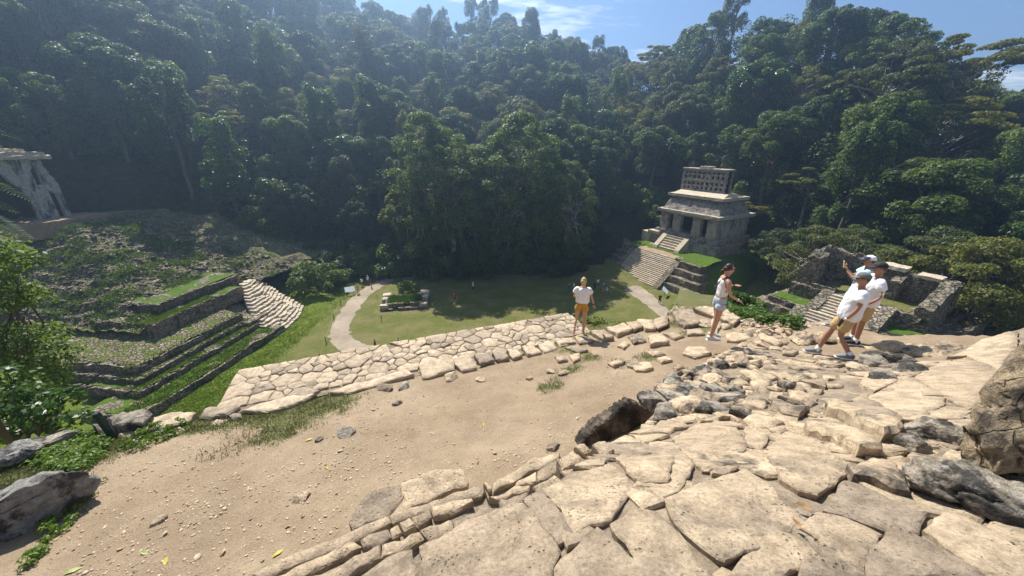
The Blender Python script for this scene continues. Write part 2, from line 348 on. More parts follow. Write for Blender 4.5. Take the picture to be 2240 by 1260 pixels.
def proto(seed, kind):
    "returns trunk mesh, crown mesh; foot at origin"
    rng = np.random.default_rng(seed); mb = MB(); ch = []; puffs = []
    if kind == 'dome':
        H, Rc = rng.uniform(15, 18), rng.uniform(5.0, 6.4); mat = M['leafA']; bark = M['bark']
        for i in range(44):
            a = rng.uniform(0, 2*math.pi); e = rng.uniform(-.15, 1.45); rr = Rc*rng.uniform(.68, 1.05)
            c = (rr*math.cos(e)*math.cos(a), rr*math.cos(e)*math.sin(a), H-Rc*.95+rr*.9*math.sin(e)); q = rng.uniform(.9, 1.9)
            puffs.append((c, (q, q, q*.8), int(170*q*q/1.6), .30))
        for i in range(22):
            a = rng.uniform(0, 2*math.pi); w = rng.uniform(.45,.85); puffs.append(((Rc*w*math.cos(a), Rc*w*math.sin(a), H-Rc*rng.uniform(1.0, 2.3)), (1.2, 1.2, 1.6), 120, .3))
        fork = .45
    elif kind == 'vine':
        H, Rc = rng.uniform(17, 21), rng.uniform(2.6, 3.5); mat = M['leafA']; bark = M['bark']
        for i in range(34):
            z = H*rng.uniform(.28, 1.0); w = Rc*(.55+.75*math.sin(math.pi*min(1, (z/H)*.9)))*rng.uniform(.55, .95); a = rng.uniform(0, 2*math.pi)
            q = rng.uniform(.7, 1.3); puffs.append(((w*math.cos(a), w*math.sin(a), z), (q, q, q*rng.uniform(1.2, 2.4)), int(200*q), .27))
        puffs.append(((0, 0, H), (1.4, 1.4, 1.2), 240, .27)); fork = .7
    elif kind == 'table':
        H, Rc = rng.uniform(12.5, 15), rng.uniform(6.5, 7.8); mat = M['leafC']; bark = M['palebark']
        for i in range(52):
            a = rng.uniform(0, 2*math.pi); rr = Rc*math.sqrt(rng.uniform(0.02, 1)); z = H - (rr/Rc)**1.7*H*.30 + rng.uniform(-1.0, .35)
            q = rng.uniform(.9, 1.9); puffs.append(((rr*math.cos(a), rr*math.sin(a), z), (q, q, q*.30), int(150*q), .26))
        for i in range(26):
            a = rng.uniform(0, 2*math.pi); w = rng.uniform(.2,.75); q = rng.uniform(.7,1.3); puffs.append(((Rc*w*math.cos(a), Rc*w*math.sin(a), H*rng.uniform(.3,.75)), (q, q, q*.8), 90, .26))
        fork = .5
    elif kind == 'sparse':
        H, Rc = rng.uniform(12, 15), rng.uniform(6, 7.5); mat = M['leafB']; bark = M['palebark']
        for i in range(70):
            a = rng.uniform(0, 2*math.pi); e = rng.uniform(-.1, 1.5); rr = Rc*rng.uniform(.5, 1.05)
            q = rng.uniform(.5, 1.15); puffs.append(((rr*math.cos(e)*math.cos(a), rr*math.cos(e)*math.sin(a), H-Rc+rr*math.sin(e)), (q*1.2, q*1.2, q*.6), int(120*q), .21))
        fork = .3
        for i in range(24):
            a = rng.uniform(0, 2*math.pi); w = rng.uniform(.2,.7); q = rng.uniform(.6,1.1); puffs.append(((Rc*w*math.cos(a), Rc*w*math.sin(a), H*rng.uniform(.22,.6)), (q, q, q*.9), 75, .22))
    elif kind == 'olive':
        H, Rc = rng.uniform(13, 16), rng.uniform(5.2, 6.8); mat = M['leafB']; bark = M['bark']
        for i in range(60):
            a = rng.uniform(0, 2*math.pi); e = rng.uniform(-.25, 1.5); rr = Rc*rng.uniform(.6, 1.05)
            q = rng.uniform(.7, 1.4); puffs.append(((rr*math.cos(e)*math.cos(a), rr*math.cos(e)*math.sin(a), H-Rc*.9+rr*.85*math.sin(e)), (q*1.15, q*1.15, q*.7), int(150*q), .23))
        fork = .35
        for i in range(26):
            a = rng.uniform(0, 2*math.pi); w = rng.uniform(.3,.8); q = rng.uniform(.8,1.3); puffs.append(((Rc*w*math.cos(a), Rc*w*math.sin(a), H*rng.uniform(.15,.55)), (q, q, q), 100, .24))
    elif kind == 'skirt':      # wall of foliage from the ground up, as at a forest edge
        H, Rc = rng.uniform(14, 18), rng.uniform(3.8, 4.8); mat = M['leafA']; bark = M['bark']
        for i in range(74):
            z = H*rng.uniform(.04, 1.0); t = z/H; w = Rc*(.8+.35*math.sin(math.pi*t))*(1-max(0, t-.72)*2.4)*rng.uniform(.6, 1.0); a = rng.uniform(0, 2*math.pi)
            q = rng.uniform(.7, 1.35); puffs.append(((w*math.cos(a), w*math.sin(a), z), (q, q, q*rng.uniform(.8, 1.5)), int(135*q), .27))
        fork = .6
    elif kind == 'giant':
        H, Rc = rng.uniform(22, 26), rng.uniform(5.8, 7.0); mat = M['leafA']; bark = M['palebark']
        for i in range(150):
            z = H*rng.uniform(.10, 1.0); t = z/H; w = Rc*(.62+.45*math.sin(math.pi*t*.95))*math.sqrt(max(.02, 1-max(0, t-.6)**2*6.0))*rng.uniform(.5, 1.02); a = rng.uniform(0, 2*math.pi)
            q = rng.uniform(.55, 1.35); puffs.append(((w*math.cos(a), w*math.sin(a), z), (q*1.1, q*1.1, q*rng.uniform(.6, 1.2)), int(115*q), .235))
        fork = .55
    elif kind == 'bush':
        H, Rc = rng.uniform(3.2, 4.5), rng.uniform(2.2, 3.0); mat = M['leafA']; bark = M['bark']
        for i in range(26):
            a = rng.uniform(0, 2*math.pi); rr = Rc*math.sqrt(rng.uniform(0, 1)); q = rng.uniform(.6, 1.1)
            puffs.append(((rr*math.cos(a), rr*math.sin(a), H*(1-.55*(rr/Rc)**2)*rng.uniform(.45, 1)), (q, q, q*.85), int(170*q), .24))
        fork = .15
    top = Vector((rng.uniform(-.6, .6), rng.uniform(-.6, .6), H*(.8 if kind != 'bush' else .5)))
    r0 = {'dome': .42, 'vine': .3, 'table': .34, 'sparse': .32, 'olive': .34, 'skirt': .34, 'giant': .45, 'bush': .1}[kind]
    limb(mb, rng, (0, 0, -1.5), top*fork, r0*1.25, r0*.8, 8, .03); limb(mb, rng, top*fork, top, r0*.8, r0*.25, 6, .06)
    for c, q, m, s in puffs[:: (1 if kind == 'sparse' else 2)]:
        st = top*rng.uniform(fork*.9, .85); limb(mb, rng, st, (c[0], c[1], c[2]-.2*q[2]), r0*rng.uniform(.22, .38), .03, 4, .1, 3)
    for c, q, m, s in puffs: ch.append(leaves(rng, c, q, int(m*(1.9 if kind != 'bush' else 1.3)), s*.70, droop=.8 if kind == 'vine' else .2))
    return mb.mesh('trunk', bark, True), leafmesh('crown', ch, mat), H, Rc

PROTO = {}
for kind, cnt in (('dome', 4), ('vine', 3), ('table', 2), ('sparse', 3), ('olive', 4), ('skirt', 4), ('giant', 3), ('bush', 3)):
    PROTO[kind] = [proto(100 + 17*i + len(kind)*7 + ord(kind[0]), kind) for i in range(cnt)]
FOREST = []
def tree(kind, i, loc, s=1.0, rz=None, label=None, group=None, cat='tree', name=None, sz=None, tilt=(0,0), mat=None):
    tr, cr, H, Rc = PROTO[kind][i % len(PROTO[kind])]
    o = empty(name or ('forest_tree' if kind != 'bush' else 'leafy_shrub'), loc, 0, label, cat, group)
    o.rotation_euler = (tilt[0], tilt[1], random.uniform(0, 6.283) if rz is None else rz); o.scale = (s, s, s*(sz or random.uniform(.9, 1.12)))
    link('trunk' if kind != 'bush' else 'stem', tr, o)
    c = link('crown' if kind != 'bush' else 'foliage', cr, o)
    if mat: c.material_slots[0].link = 'OBJECT'; c.material_slots[0].material = M[mat]
    o['_h'] = H*s; return o
TREES = []   # (x, y, kind)
def place_forest():
    rng = random.Random(11); pts = []
    def ok(x, y, d): return all((x-a)**2 + (y-b)**2 > d*d for a, b, *_ in pts)
    tries = 0
    while tries < 60000 and len(pts) < 284:
        tries += 1
        a = rng.uniform(-57, 57); r0, z0, r1, z1 = azrow(a); u = rng.random()
        r = r0 + 1.5 + (r1 - r0 + 6) * (u ** 1.0); x, y = r*math.sin(R(a)), r*math.cos(R(a))
        if not ok(x, y, 4.3 + r*.020): continue
        z = ground(x, y); pr = proj((x, y, z + 14)); pb = proj((x, y, z+4))
        if pr[0] < -160 or pr[0] > 2400 or pb[1] < -60: continue
        if 16 < a < 32 and r < 96: continue
        if 10.5 < a < 17 and r < 84: continue
        if -60 < a < -40 and r < 99: continue
        if a > 36 and r < 64: continue
        k = rng.random(); edge = r < r0 + 14
        if a > 15: kind = 'dome' if k < .3 else 'olive' if k < .68 else 'vine' if k < .74 else 'table' if k < .82 else 'sparse' if k < .9 else 'skirt'
        else: kind = 'dome' if k < .38 else 'vine' if k < .60 else 'olive' if k < .9 else 'table' if k < .93 else 'sparse'
        if edge and a < 34 and k < .8: kind = 'skirt'
        pts.append((x, y, kind, r, a, edge))
    return pts
EDGE_ROW = []
for i, a in enumerate(np.arange(-13, 11.5, 3.6)):
    r = azrow(a)[0] + random.uniform(.5, 3.0); EDGE_ROW.append((r*math.sin(R(a)), r*math.cos(R(a)), 'giant', r, a, True))
FP = place_forest()
FP = [t for t in FP if not any((t[0]-e[0])**2+(t[1]-e[1])**2 < 16 for e in EDGE_ROW)]
NAMED = [('table',31.5,90,.85,None),('olive',37,72,.72,'leafB'),('sparse',41,64,.8,None),('sparse',45,68,.95,None),('olive',48,60,.8,'leafB'),('sparse',51,64,.95,None),('olive',54,58,.85,'leafB'),('dome',34,92,1.0,None),('vine',-37,88,1.0,'leafD'),('skirt',-33,84,.8,'leafD'),('vine',-41,92,1.05,None)]
FP = [t for t in FP if not any((t[0]-r*math.sin(R(a)))**2+(t[1]-r*math.cos(R(a)))**2 < 20 for k_, a, r, s_, m_ in NAMED)]
for kind, a, r, s, mt in NAMED:
    x, y = r*math.sin(R(a)), r*math.cos(R(a)); o = tree(kind, int(r), (x, y, ground(x, y)-.3), s, mat=mt); TREES.append((o, x, y, kind, r, a))
for x, y, kind, r, a, edge in EDGE_ROW + FP:
    s = random.uniform(.74, 1.12) * (random.uniform(.95,1.3) if kind == 'giant' else .9 if edge and a < -14 else 1.0) * (.93 + .0006*r)
    mt = random.choices([None,'leafB','leafD','leafC','leafA'], [55,14,12,7,12])[0] if kind in ('dome','vine','skirt','olive') else None
    o = tree(kind, random.randrange(4), (x, y, ground(x, y) - .3), s, mat=mt)
    TREES.append((o, x, y, kind, r, a))

# lower canopy between the trees: one uncountable mass
rng = np.random.default_rng(77); ch = []; k = 0
while k < 1150:
    a = rng.uniform(-57, 57); r0, z0, r1, z1 = azrow(a); r = r0 + 2 + (r1-r0+4)*rng.random(); x, y = r*math.sin(R(a)), r*math.cos(R(a))
    if (16 < a < 32 and r < 97) or (a > 34 and r < 72) or (10 < a < 17 and r < 86) or (-60 < a < -38 and r < 100): continue
    z = ground(x, y) + rng.uniform(1.5, 10.5); q = rng.uniform(1.0, 2.3); k += 1
    if proj((x, y, z))[1] < -80: continue
    ch.append(leaves(rng, (x, y, z), (q*1.15, q*1.15, q*rng.uniform(.7, 1.4)), int(52*q*q), .24))
tag(link('lower_canopy', leafmesh('lower_canopy', ch, M['leafA'])), 'dense lower canopy filling the gaps between the hillside trees', 'foliage', kind='stuff')

# ------------------------------------------------------------------ stones as reusable meshes
def rockmesh(seed, sub=2, cuts=9, flat=.6, jit=.08, lo=.5, hi=.85):
    rng = random.Random(seed); bm = bmesh.new(); bmesh.ops.create_icosphere(bm, subdivisions=sub, radius=1.0)
    pl = []
    for i in range(cuts):
        d = Vector((rng.gauss(0,1), rng.gauss(0,1), rng.gauss(0,.8))).normalized(); pl.append((d, rng.uniform(lo, hi)))
    pl += [(Vector((0,0,1)), rng.uniform(.55,.8)), (Vector((0,0,-1)), .6)]
    for v in bm.verts:
        for d, k in pl:
            e = v.co.dot(d)
            if e > k: v.co -= d*(e-k)
        v.co += noise.noise_vector(v.co*2.3 + Vector((seed, 0, 0)))*jit; v.co.z *= flat
    m = bpy.data.meshes.new('stone'); bm.to_mesh(m); bm.free(); return m
ROCKS = [rockmesh(i, 2, 9, random.Random(i).uniform(.45, .8)) for i in range(14)]
FLATS = [rockmesh(50+i, 2, 7, random.Random(i).uniform(.22, .38), .05, .6, .92) for i in range(10)]
LOWROCK = [rockmesh(80+i, 1, 7, .6, .05) for i in range(8)]
_rm = {}
def rmesh(m, mat):
    k = (m.name, mat)
    if k not in _rm: q = m.copy(); q.materials.clear(); q.materials.append(M[mat]); _rm[k] = q
    return _rm[k]
def joined(items):
    "items: (mesh, loc, rotation euler, scale) -> one vertex / face array pair"
    V = []; F = []; o = 0
    for m, l, r, s in items:
        co_ = np.empty(len(m.vertices)*3, dtype=np.float32); m.vertices.foreach_get('co', co_)
        mat = np.array(Matrix.LocRotScale(Vector(l), r, Vector(s)))
        V.append(co_.reshape(-1, 3) @ mat[:3, :3].T + mat[:3, 3])
        f = np.empty(len(m.polygons)*3, dtype=np.int32); m.loops.foreach_get('vertex_index', f); F.append(f.reshape(-1, 3) + o); o += len(m.vertices)
    return np.concatenate(V), np.concatenate(F)
from mathutils import Euler
def rot(rng, t=.25): return Euler((rng.uniform(-t, t), rng.uniform(-t, t), rng.uniform(0, 6.28)))

def sheet(name, fn, x0, x1, y0, y1, st, mat, parent=None, smooth=True, mask=None):
    nx, ny = int(math.ceil((x1-x0)/st)), int(math.ceil((y1-y0)/st)); mb = MB()
    for j in range(ny+1):
        for i in range(nx+1):
            x, y = x0+(x1-x0)*i/nx, y0+(y1-y0)*j/ny; mb.v.append((x, y, fn(x, y)))
    for j in range(ny):
        for i in range(nx):
            x, y = x0+(x1-x0)*(i+.5)/nx, y0+(y1-y0)*(j+.5)/ny
            if mask is None or mask(x, y): a = j*(nx+1)+i; mb.f.append((a, a+1, a+nx+2, a+nx+1))
    return mb.build(name, mat, parent, smooth)

# blades of grass as one uncountable mass
def tufts(name, pts, h, mat, label, n=5, w=.03, spread=.12, parent=None):
    rng = np.random.default_rng(len(pts)+int(h*100)); A = np.repeat(np.asarray(pts, dtype=float), n, 0); m = len(A)
    b = A + np.c_[rng.normal(0, spread, (m, 2)), np.zeros(m)]; d = np.c_[rng.normal(0, .5, (m, 2)), np.ones(m)]*(h*rng.uniform(.5, 1.3, (m, 1)))
    s = rng.normal(size=(m, 3)); s[:, 2] = 0; s /= np.linalg.norm(s, axis=1)[:, None]; s *= w
    V = np.stack([b-s, b+s, b+d*.6+s*.6, b+d], 1).reshape(-1, 3); F = np.arange(len(V)).reshape(-1, 4)
    o = link(name, npmesh(name, V, F, mat), parent); tag(o, label, None if parent else 'grass', kind='stuff'); return o

# ------------------------------------------------------------------ temple with roof comb, facing the plaza
TR = math.atan2(-.888, .46)
T = empty('roof_comb_temple', (22.75, 63.9, 0), TR, 'grey stone temple with pierced roof comb on stepped pyramid right of centre', 'temple')
def frustum(name, x0, x1, y0, y1, z0, z1, ins, mat, parent, n=10, amp=.25, bulge=.15, seed=0):
    "sloping mound with rounded uneven flanks"
    mb = MB(); K = 40; rings = []
    for k in range(n+1):
        t = k/n; q = ins*(t - bulge*math.sin(math.pi*t)); ring = []
        a0, a1, b0, b1 = x0+q, x1-q, y0+q, y1-q; cx, cy, hx, hy = (a0+a1)/2, (b0+b1)/2, (a1-a0)/2, (b1-b0)/2
        for i in range(K):
            th = 2*math.pi*i/K; c, s = math.cos(th), math.sin(th); m = (abs(c)**5+abs(s)**5)**(-1/5)
            p = Vector((cx+hx*c*m, cy+hy*s*m, z0+(z1-z0)*t)); p += noise.noise_vector(p*.45+Vector((seed,0,0)))*amp*(1 if k < n else .4); ring.append(p)
        rings.append(ring)
    mb.loft(rings); return mb.build(name, mat, parent, True)
frustum('mound', -11, 14.5, 2.5, 27, -.3, 5.0, 4.2, M['grass2'], T, 10, .4, .1, 3)
for k in range(4):      # terraces right and left of the main stair
    z0, z1, y0 = 1.15*k-.1, 1.15*(k+1), 1.0+1.05*k
    MB().rbox(6.0, 12.4-.75*k, y0, y0+3, z0, z1, .5, .13, k).build('terrace_wall', M['ruin'], T)
    MB().rbox(-9.6+.5*k, -6.0, y0+.1, y0+3, z0, z1, .5, .13, k+9).build('terrace_wall', M['ruin'], T)
for k in range(18):
    z = .25*(k+1); y = .281*k
    MB().rbox(-4.8, 4.8, y, y+.281+.25, max(-.1, z-.45), z, .8, .035, k, 2.5).build('stair_step', M['step'], T)
for s in (-1, 1):
    mb = MB(); mb.hexa([(s*5.4-.62,-.5,-.1),(s*5.4+.62,-.5,-.1),(s*5.4+.62,5.6,-.1),(s*5.4-.62,5.6,-.1)], [(s*5.4-.6,-.15,.35),(s*5.4+.6,-.15,.35),(s*5.4+.6,5.4,5.0),(s*5.4-.6,5.4,5.0)])
    m = mb.mesh('balustrade', M['ruin']); bm = bmesh.new(); bm.from_mesh(m); bmesh.ops.subdivide_edges(bm, edges=bm.edges, cuts=7, use_grid_fill=True)
    for v in bm.verts: v.co += noise.noise_vector(v.co*1.6)*.1
    bm.to_mesh(m); bm.free(); link('balustrade', m, T)
sheet('landing', lambda x, y: 4.52 + (y-5)*.14 + .12*nz(x, y, 0, .8), -4.7, 4.7, 4.95, 9.6, .35, M['dirt'], T)
sheet('landing_turf', lambda x, y: 4.62 + (y-5)*.14 + .3*nz(x, y, 5, .5), 4.4, 10.5, 4.6, 9.6, .4, M['grass2'], T)
sheet('landing_turf', lambda x, y: 4.62 + (y-5)*.14 + .3*nz(x, y, 6, .5), -7.5, -4.4, 4.6, 9.6, .4, M['grass2'], T)
MB().rbox(-5.7, 8.9, 9.3, 19.6, 4.4, 6.9, .6, .12, 3).build('platform', M['temple'], T)
MB().rbox(-5.0, 8.4, 9.75, 19.2, 6.9, 8.0, .6, .08, 4).build('plinth', M['temple'], T)
MB().rbox(-7.6, -5.72, 9.0, 12.2, 5.0, 7.0, .5, .08, 5).build('side_bench', M['step'], T)
MB().rbox(-5.9, -3.6, 8.8, 9.75, 6.9, 7.5, .5, .06, 6).build('side_bench', M['step'], T)
for k in range(6): MB().rbox(-1.4, 2.4, 7.0+.4*k, 9.3, 4.9+.4*k, 5.3+.4*k, .6, .04, k+20).build('upper_step', M['step'], T)
for s in (-1.95, 2.95):
    mb = MB(); mb.hexa([(s-.5,6.7,4.7),(s+.5,6.7,4.7),(s+.5,9.29,4.7),(s-.5,9.29,4.7)], [(s-.5,6.9,5.4),(s+.5,6.9,5.4),(s+.5,9.29,7.4),(s-.5,9.29,7.4)]); mb.build('ramp_stone', M['step'], T)
M['pier'] = stone('pier_stone', (.30,.265,.215), (.43,.385,.32), stain=(.05,.046,.04), st=(.50,.68), sc=.8, bmp=.5, bd=.04, rnd=.1)
xs = [(-4.25,-2.6),(-1.3,.4),(3.0,4.6),(5.95,7.75)]
for a, b in xs: MB().rbox(a, b, 10.0, 10.85, 8.0, 11.15, .5, .07, a).build('pier', M['pier'], T)
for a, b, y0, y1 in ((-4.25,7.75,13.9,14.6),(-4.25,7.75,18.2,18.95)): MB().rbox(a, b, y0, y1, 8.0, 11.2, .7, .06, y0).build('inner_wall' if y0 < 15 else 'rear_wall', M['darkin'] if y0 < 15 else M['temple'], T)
MB().rbox(7.0, 7.75, 11.1, 18.2, 8.0, 11.2, .6, .06, 7).build('side_wall', M['stucco'], T)
MB().rbox(-4.25, -3.5, 11.1, 18.2, 8.0, 11.2, .6, .06, 8).build('side_wall', M['stucco'], T)
MB().rbox(-4.25, 7.75, 10.0, 18.9, 11.15, 11.5, .6, .05, 2).build('lintel', M['temple'], T)
MB().rbox(-4.85, 8.35, 9.35, 19.5, 11.5, 12.05, .6, .07, 1).build('lower_cornice', M['step'], T)
mb = MB(); mb.hexa([(-4.2,10.15,12.0),(7.7,10.15,12.0),(7.7,18.8,12.0),(-4.2,18.8,12.0)], [(-3.4,11.5,14.5),(6.9,11.5,14.5),(6.9,17.6,14.5),(-3.4,17.6,14.5)])
m = mb.mesh('mansard_roof', M['temple']); bm = bmesh.new(); bm.from_mesh(m); bmesh.ops.subdivide_edges(bm, edges=bm.edges, cuts=14, use_grid_fill=True)
for v in bm.verts: v.co += noise.noise_vector(v.co*1.1)*.16 + noise.noise_vector(v.co*3)*.05
bm.to_mesh(m); bm.free(); roof = link('mansard_roof', m, T)
for i in range(7):
    rng = random.Random(i); fx = -3.0+i*1.55; it = []
    for j in range(9): it.append((ROCKS[(i+j) % 14], (fx+rng.uniform(-.4,.4), 10.55+.5*(q:=rng.uniform(.1,1.7)), 12.35+q), rot(rng, 1), (rng.uniform(.16,.34),)*3))
    V, F = joined(it); link('stucco_figure', npmesh('stucco_figure', V, F, M['temple']), roof)
MB().rbox(-3.95, 7.45, 10.75, 18.2, 14.45, 14.95, .6, .07, 11).build('upper_cornice', M['step'], T)
mb = MB(); mb.hexa([(-3.5,11.3,14.9),(7.0,11.3,14.9),(7.0,17.6,14.9),(-3.5,17.6,14.9)], [(-3.2,13.2,15.45),(6.6,13.2,15.45),(6.6,15.6,15.45),(-3.2,15.6,15.45)]); mb.build('roof_top', M['step'], T)
comb = empty('roof_comb', (0,0,0)); comb.parent = T
for yy in (13.55, 14.95):     # two pierced walls
    for k in range(10):
        x = -3.3+8.5*k/9*1.0; MB().rbox(x-.24, x+.24, yy, yy+.3, 15.4, 19.2, .5, .06, k+yy).build('comb_upright', M['temple'], comb)
    for z, h in ((15.4,.4),(16.3,.3),(17.1,.6),(18.25,.3),(18.9,.4)):
        MB().rbox(-3.5, 5.5, yy-.06, yy+.36, z, z+h, .5, .06, z+yy).build('comb_beam', M['temple'], comb)
MB().rbox(-3.5, 5.5, 14.3, 14.5, 15.4, 19.1, .8, .03, 1).build('comb_shade_sheet', M['darkin'], comb)  # dark sheet added between the pierced walls, its colour standing in for shade
MB().rbox(-3.6, 5.6, 13.3, 15.5, 19.28, 19.5, .6, .06, 2).build('comb_cap', M['step'], comb)
MB().rbox(-.3, 1.9, 13.6, 15.2, 19.5, 19.85, .5, .08, 3).build('comb_cap', M['step'], comb)
MB().rbox(-1.9, .6, 13.2, 13.6, 17.45, 17.62, .5, .05, 4).build('comb_shelf', M['step'], comb)
for i, (x, z) in enumerate(((.6,18.1),(2.0,18.2),(-1.6,18.2),(-.4,16.5),(2.6,16.4))):
    rng = random.Random(i); V, F = joined([(ROCKS[j], (x+rng.uniform(-.25,.25), 13.45, z+rng.uniform(-.5,.4)), rot(rng, 1), (.2,.12,.26)) for j in range(5)])
    link('stucco_figure', npmesh('stucco_figure', V, F, M['step']), comb)

# ------------------------------------------------------------------ roofless ruin on its own platform, behind the men
X4 = empty('roofless_temple_ruin', (34.1, 35.5, 0), TR, 'roofless dark stone ruin with steps, behind the men on the right', 'ruin')
frustum('mound', -10, 14, -7.5, 16, -.3, 4.4, 2.6, M['ruinmoss'], X4, 8, .4, .0, 8)
MB().rbox(-6.0, 8.6, -3.0, 14, 3.0, 6.4, .6, .22, 2).build('terrace_wall', M['ruin'], X4)
MB().rbox(-5.0, 7.4, -2.2, 13, 6.2, 7.0, .5, .12, 3).build('terrace_wall', M['ruin'], X4)
MB().rbox(-4.3, 6.6, 0.4, 12, 6.9, 8.5, .5, .12, 4).build('floor_platform', M['ruin'], X4)
sheet('terrace_turf', lambda x, y: 7.06+.1*nz(x, y, 1, 1.2), -4.8, -.9, -1.9, .5, .3, M['grass2'], X4)
sheet('terrace_turf', lambda x, y: 7.06+.1*nz(x, y, 2, 1.2), 4.3, 7.2, -1.9, .5, .3, M['grass2'], X4)
sheet('terrace_turf', lambda x, y: 4.5+.15*nz(x, y, 2, 1.2), 4.6, 11, -6.0, -2.9, .4, M['grass2'], X4)
sheet('floor_turf', lambda x, y: 8.53+.08*nz(x, y, 2, 1.2), -1.8, 5.6, .8, 5.4, .3, M['grass'], X4)
for k in range(7): MB().rbox(-.1, 3.9, -2.2+.34*k, .6, 7.0+.215*k-.05, 7.0+.215*(k+1), .7, .03, k).build('stair_step', M['step'], X4)
for k in range(11): MB().rbox(-.6, 4.2, -5.9+.31*k, -2.3, 4.5+.235*k-.1, 4.5+.235*(k+1), .7, .03, k+30).build('stair_step', M['step'], X4)
def ramp(x0, x1, y0, z0, y1, z1, base, name='balustrade', par=X4):
    mb = MB(); mb.hexa([(x0,y0-.3,base),(x1,y0-.3,base),(x1,y1,base),(x0,y1,base)], [(x0,y0,z0),(x1,y0,z0),(x1,y1,z1),(x0,y1,z1)])
    m = mb.mesh(name, M['ruin']); bm = bmesh.new(); bm.from_mesh(m); bmesh.ops.subdivide_edges(bm, edges=bm.edges, cuts=6, use_grid_fill=True)
    for v in bm.verts: v.co += noise.noise_vector(v.co*1.7)*.1
    bm.to_mesh(m); bm.free(); return link(name, m, par)
ramp(-1.1, -.1, -2.4, 7.3, .5, 8.75, 6.8); ramp(-1.9, -.6, -6.3, 4.8, -2.4, 7.2, 4.0); ramp(3.9, 4.9, -2.4, 7.3, .5, 8.75, 6.8)
def ragwall(x0, x1, y0, y1, z0, za, zb, along, seed, name='ruin_wall', par=X4, mat='ruin', amp=.3, st=.4):
    "wall with a broken top sloping from za to zb"
    mb = MB(); mb.rbox(x0, x1, y0, y1, 0, 1, 99, 0)
    mb = MB(); L = (x1-x0) if along == 'x' else (y1-y0); mb.rbox(x0, x1, y0, y1, z0, max(za, zb), st, .1, seed)
    mx = max(za, zb); o = []
    for x, y, z in mb.v:
        t = ((x-x0)/(x1-x0) if along == 'x' else (y-y0)/(y1-y0)); top = za+(zb-za)*t + amp*round(2*nz(x*.9, y*.9, seed, 1.3))/1.0 + .12*nz(x, y, z, 3)
        o.append((x, y, z0+(z-z0)*(top-z0)/(mx-z0)))
    mb.v = o; return mb.build(name, M[mat], par)
ragwall(-4.1, -2.2, .9, 2.2, 8.4, 10.6, 11.9, 'x', 3, 'broken_pier', st=.3)
ragwall(-4.0, -3.1, 2.1, 6.0, 8.4, 11.6, 12.3, 'y', 4)
ragwall(-3.2, 1.2, 4.6, 5.8, 8.4, 12.4, 11.4, 'x', 5)
ragwall(1.2, 7.2, 4.8, 5.8, 8.4, 11.2, 10.9, 'x', 6, amp=.15)
ragwall(6.0, 7.1, .5, 4.9, 6.8, 9.3, 11.2, 'y', 7, amp=.15)
ragwall(2.9, 3.7, 3.2, 4.8, 8.4, 10.4, 10.9, 'y', 9, amp=.1)
MB().rbox(1.4, 3.4, 4.5, 6.1, 11.3, 11.65, .5, .1, 3).build('capping_slab', M['step'], X4)
MB().rbox(4.2, 6.0, 4.5, 6.1, 11.0, 11.35, .5, .1, 4).build('capping_slab', M['step'], X4)
MB().rbox(-2.4, -.2, .6, 1.2, 8.5, 8.9, .4, .08, 5).build('door_sill', M['ruin'], X4)

# ------------------------------------------------------------------ stuccoed temple at the left edge
FR = math.atan2(.99, .15)
FX = empty('broken_vault_temple', tuple(PD(91, 485, 52)), FR, 'broken whitish stucco temple with open vault at the left edge', 'temple')
FX.scale = (.68, 1.2, 1.34); FX.location.z += .25
def wallholes(name, x0, x1, z0, z1, y0, y1, inside, st, mat, parent, amp=.06):
    "upright wall in the x-z plane with openings where inside(x,z) is true"
    mb = MB(); nx, nq = int((x1-x0)/st), int((z1-z0)/st); idx = {}
    def g(i, k, s):
        if (i,k,s) not in idx:
            p = Vector((x0+(x1-x0)*i/nx, y1 if s else y0, z0+(z1-z0)*k/nq)); idx[(i,k,s)] = len(mb.v); mb.v.append(tuple(p+noise.noise_vector(p*1.2)*amp))
        return idx[(i,k,s)]
    solid = lambda i, k: 0 <= i < nx and 0 <= k < nq and not inside(x0+(x1-x0)*(i+.5)/nx, z0+(z1-z0)*(k+.5)/nq)
    for i in range(nx):
        for k in range(nq):
            if not solid(i, k): continue
            mb.f += [(g(i,k,0),g(i+1,k,0),g(i+1,k+1,0),g(i,k+1,0)), (g(i,k,1),g(i,k+1,1),g(i+1,k+1,1),g(i+1,k,1))]
            if not solid(i-1,k): mb.f.append((g(i,k,0),g(i,k+1,0),g(i,k+1,1),g(i,k,1)))
            if not solid(i+1,k): mb.f.append((g(i+1,k,0),g(i+1,k,1),g(i+1,k+1,1),g(i+1,k+1,0)))
            if not solid(i,k-1): mb.f.append((g(i,k,0),g(i,k,1),g(i+1,k,1),g(i+1,k,0)))
            if not solid(i,k+1): mb.f.append((g(i,k+1,0),g(i+1,k+1,0),g(i+1,k+1,1),g(i,k+1,1)))
    return mb.build(name, mat, parent)
def hole(x, z):
    if -6.4 < x < -.15 and z < 2.7: return True                         # wide doorway
    if -5.0 + (z-2.7)*.55 < x < -.3 - (z-2.7)*1.05 and 2.6 < z < 4.9: return True   # corbel vault above it
    if 3.1 < x < 4.35 and z < 2.9 - abs(x-3.5)*.5: return True          # small door
    if 1.9 < x < 3.0 and 3.5 < z < 5.5 - abs(x-2.6)*.6: return True     # keyhole niche
    if x > 4.2 and z > 5.4 - (x-4.2)*2.0: return True                   # broken end
    if x < -9 and z > 6.0+.4*nz(x,z,0,1): return True
    return False
wallholes('front_wall', -13, 5.2, -.1, 6.2, 0, .45, hole, .22, M['stucco'], FX)
wallholes('vault_wall', -13, 5.0, -.1, 6.1, 4.2, 5.0, lambda x, z: 1.2 < x < 2.4 and z < 2.4, .3, M['darkin'], FX)
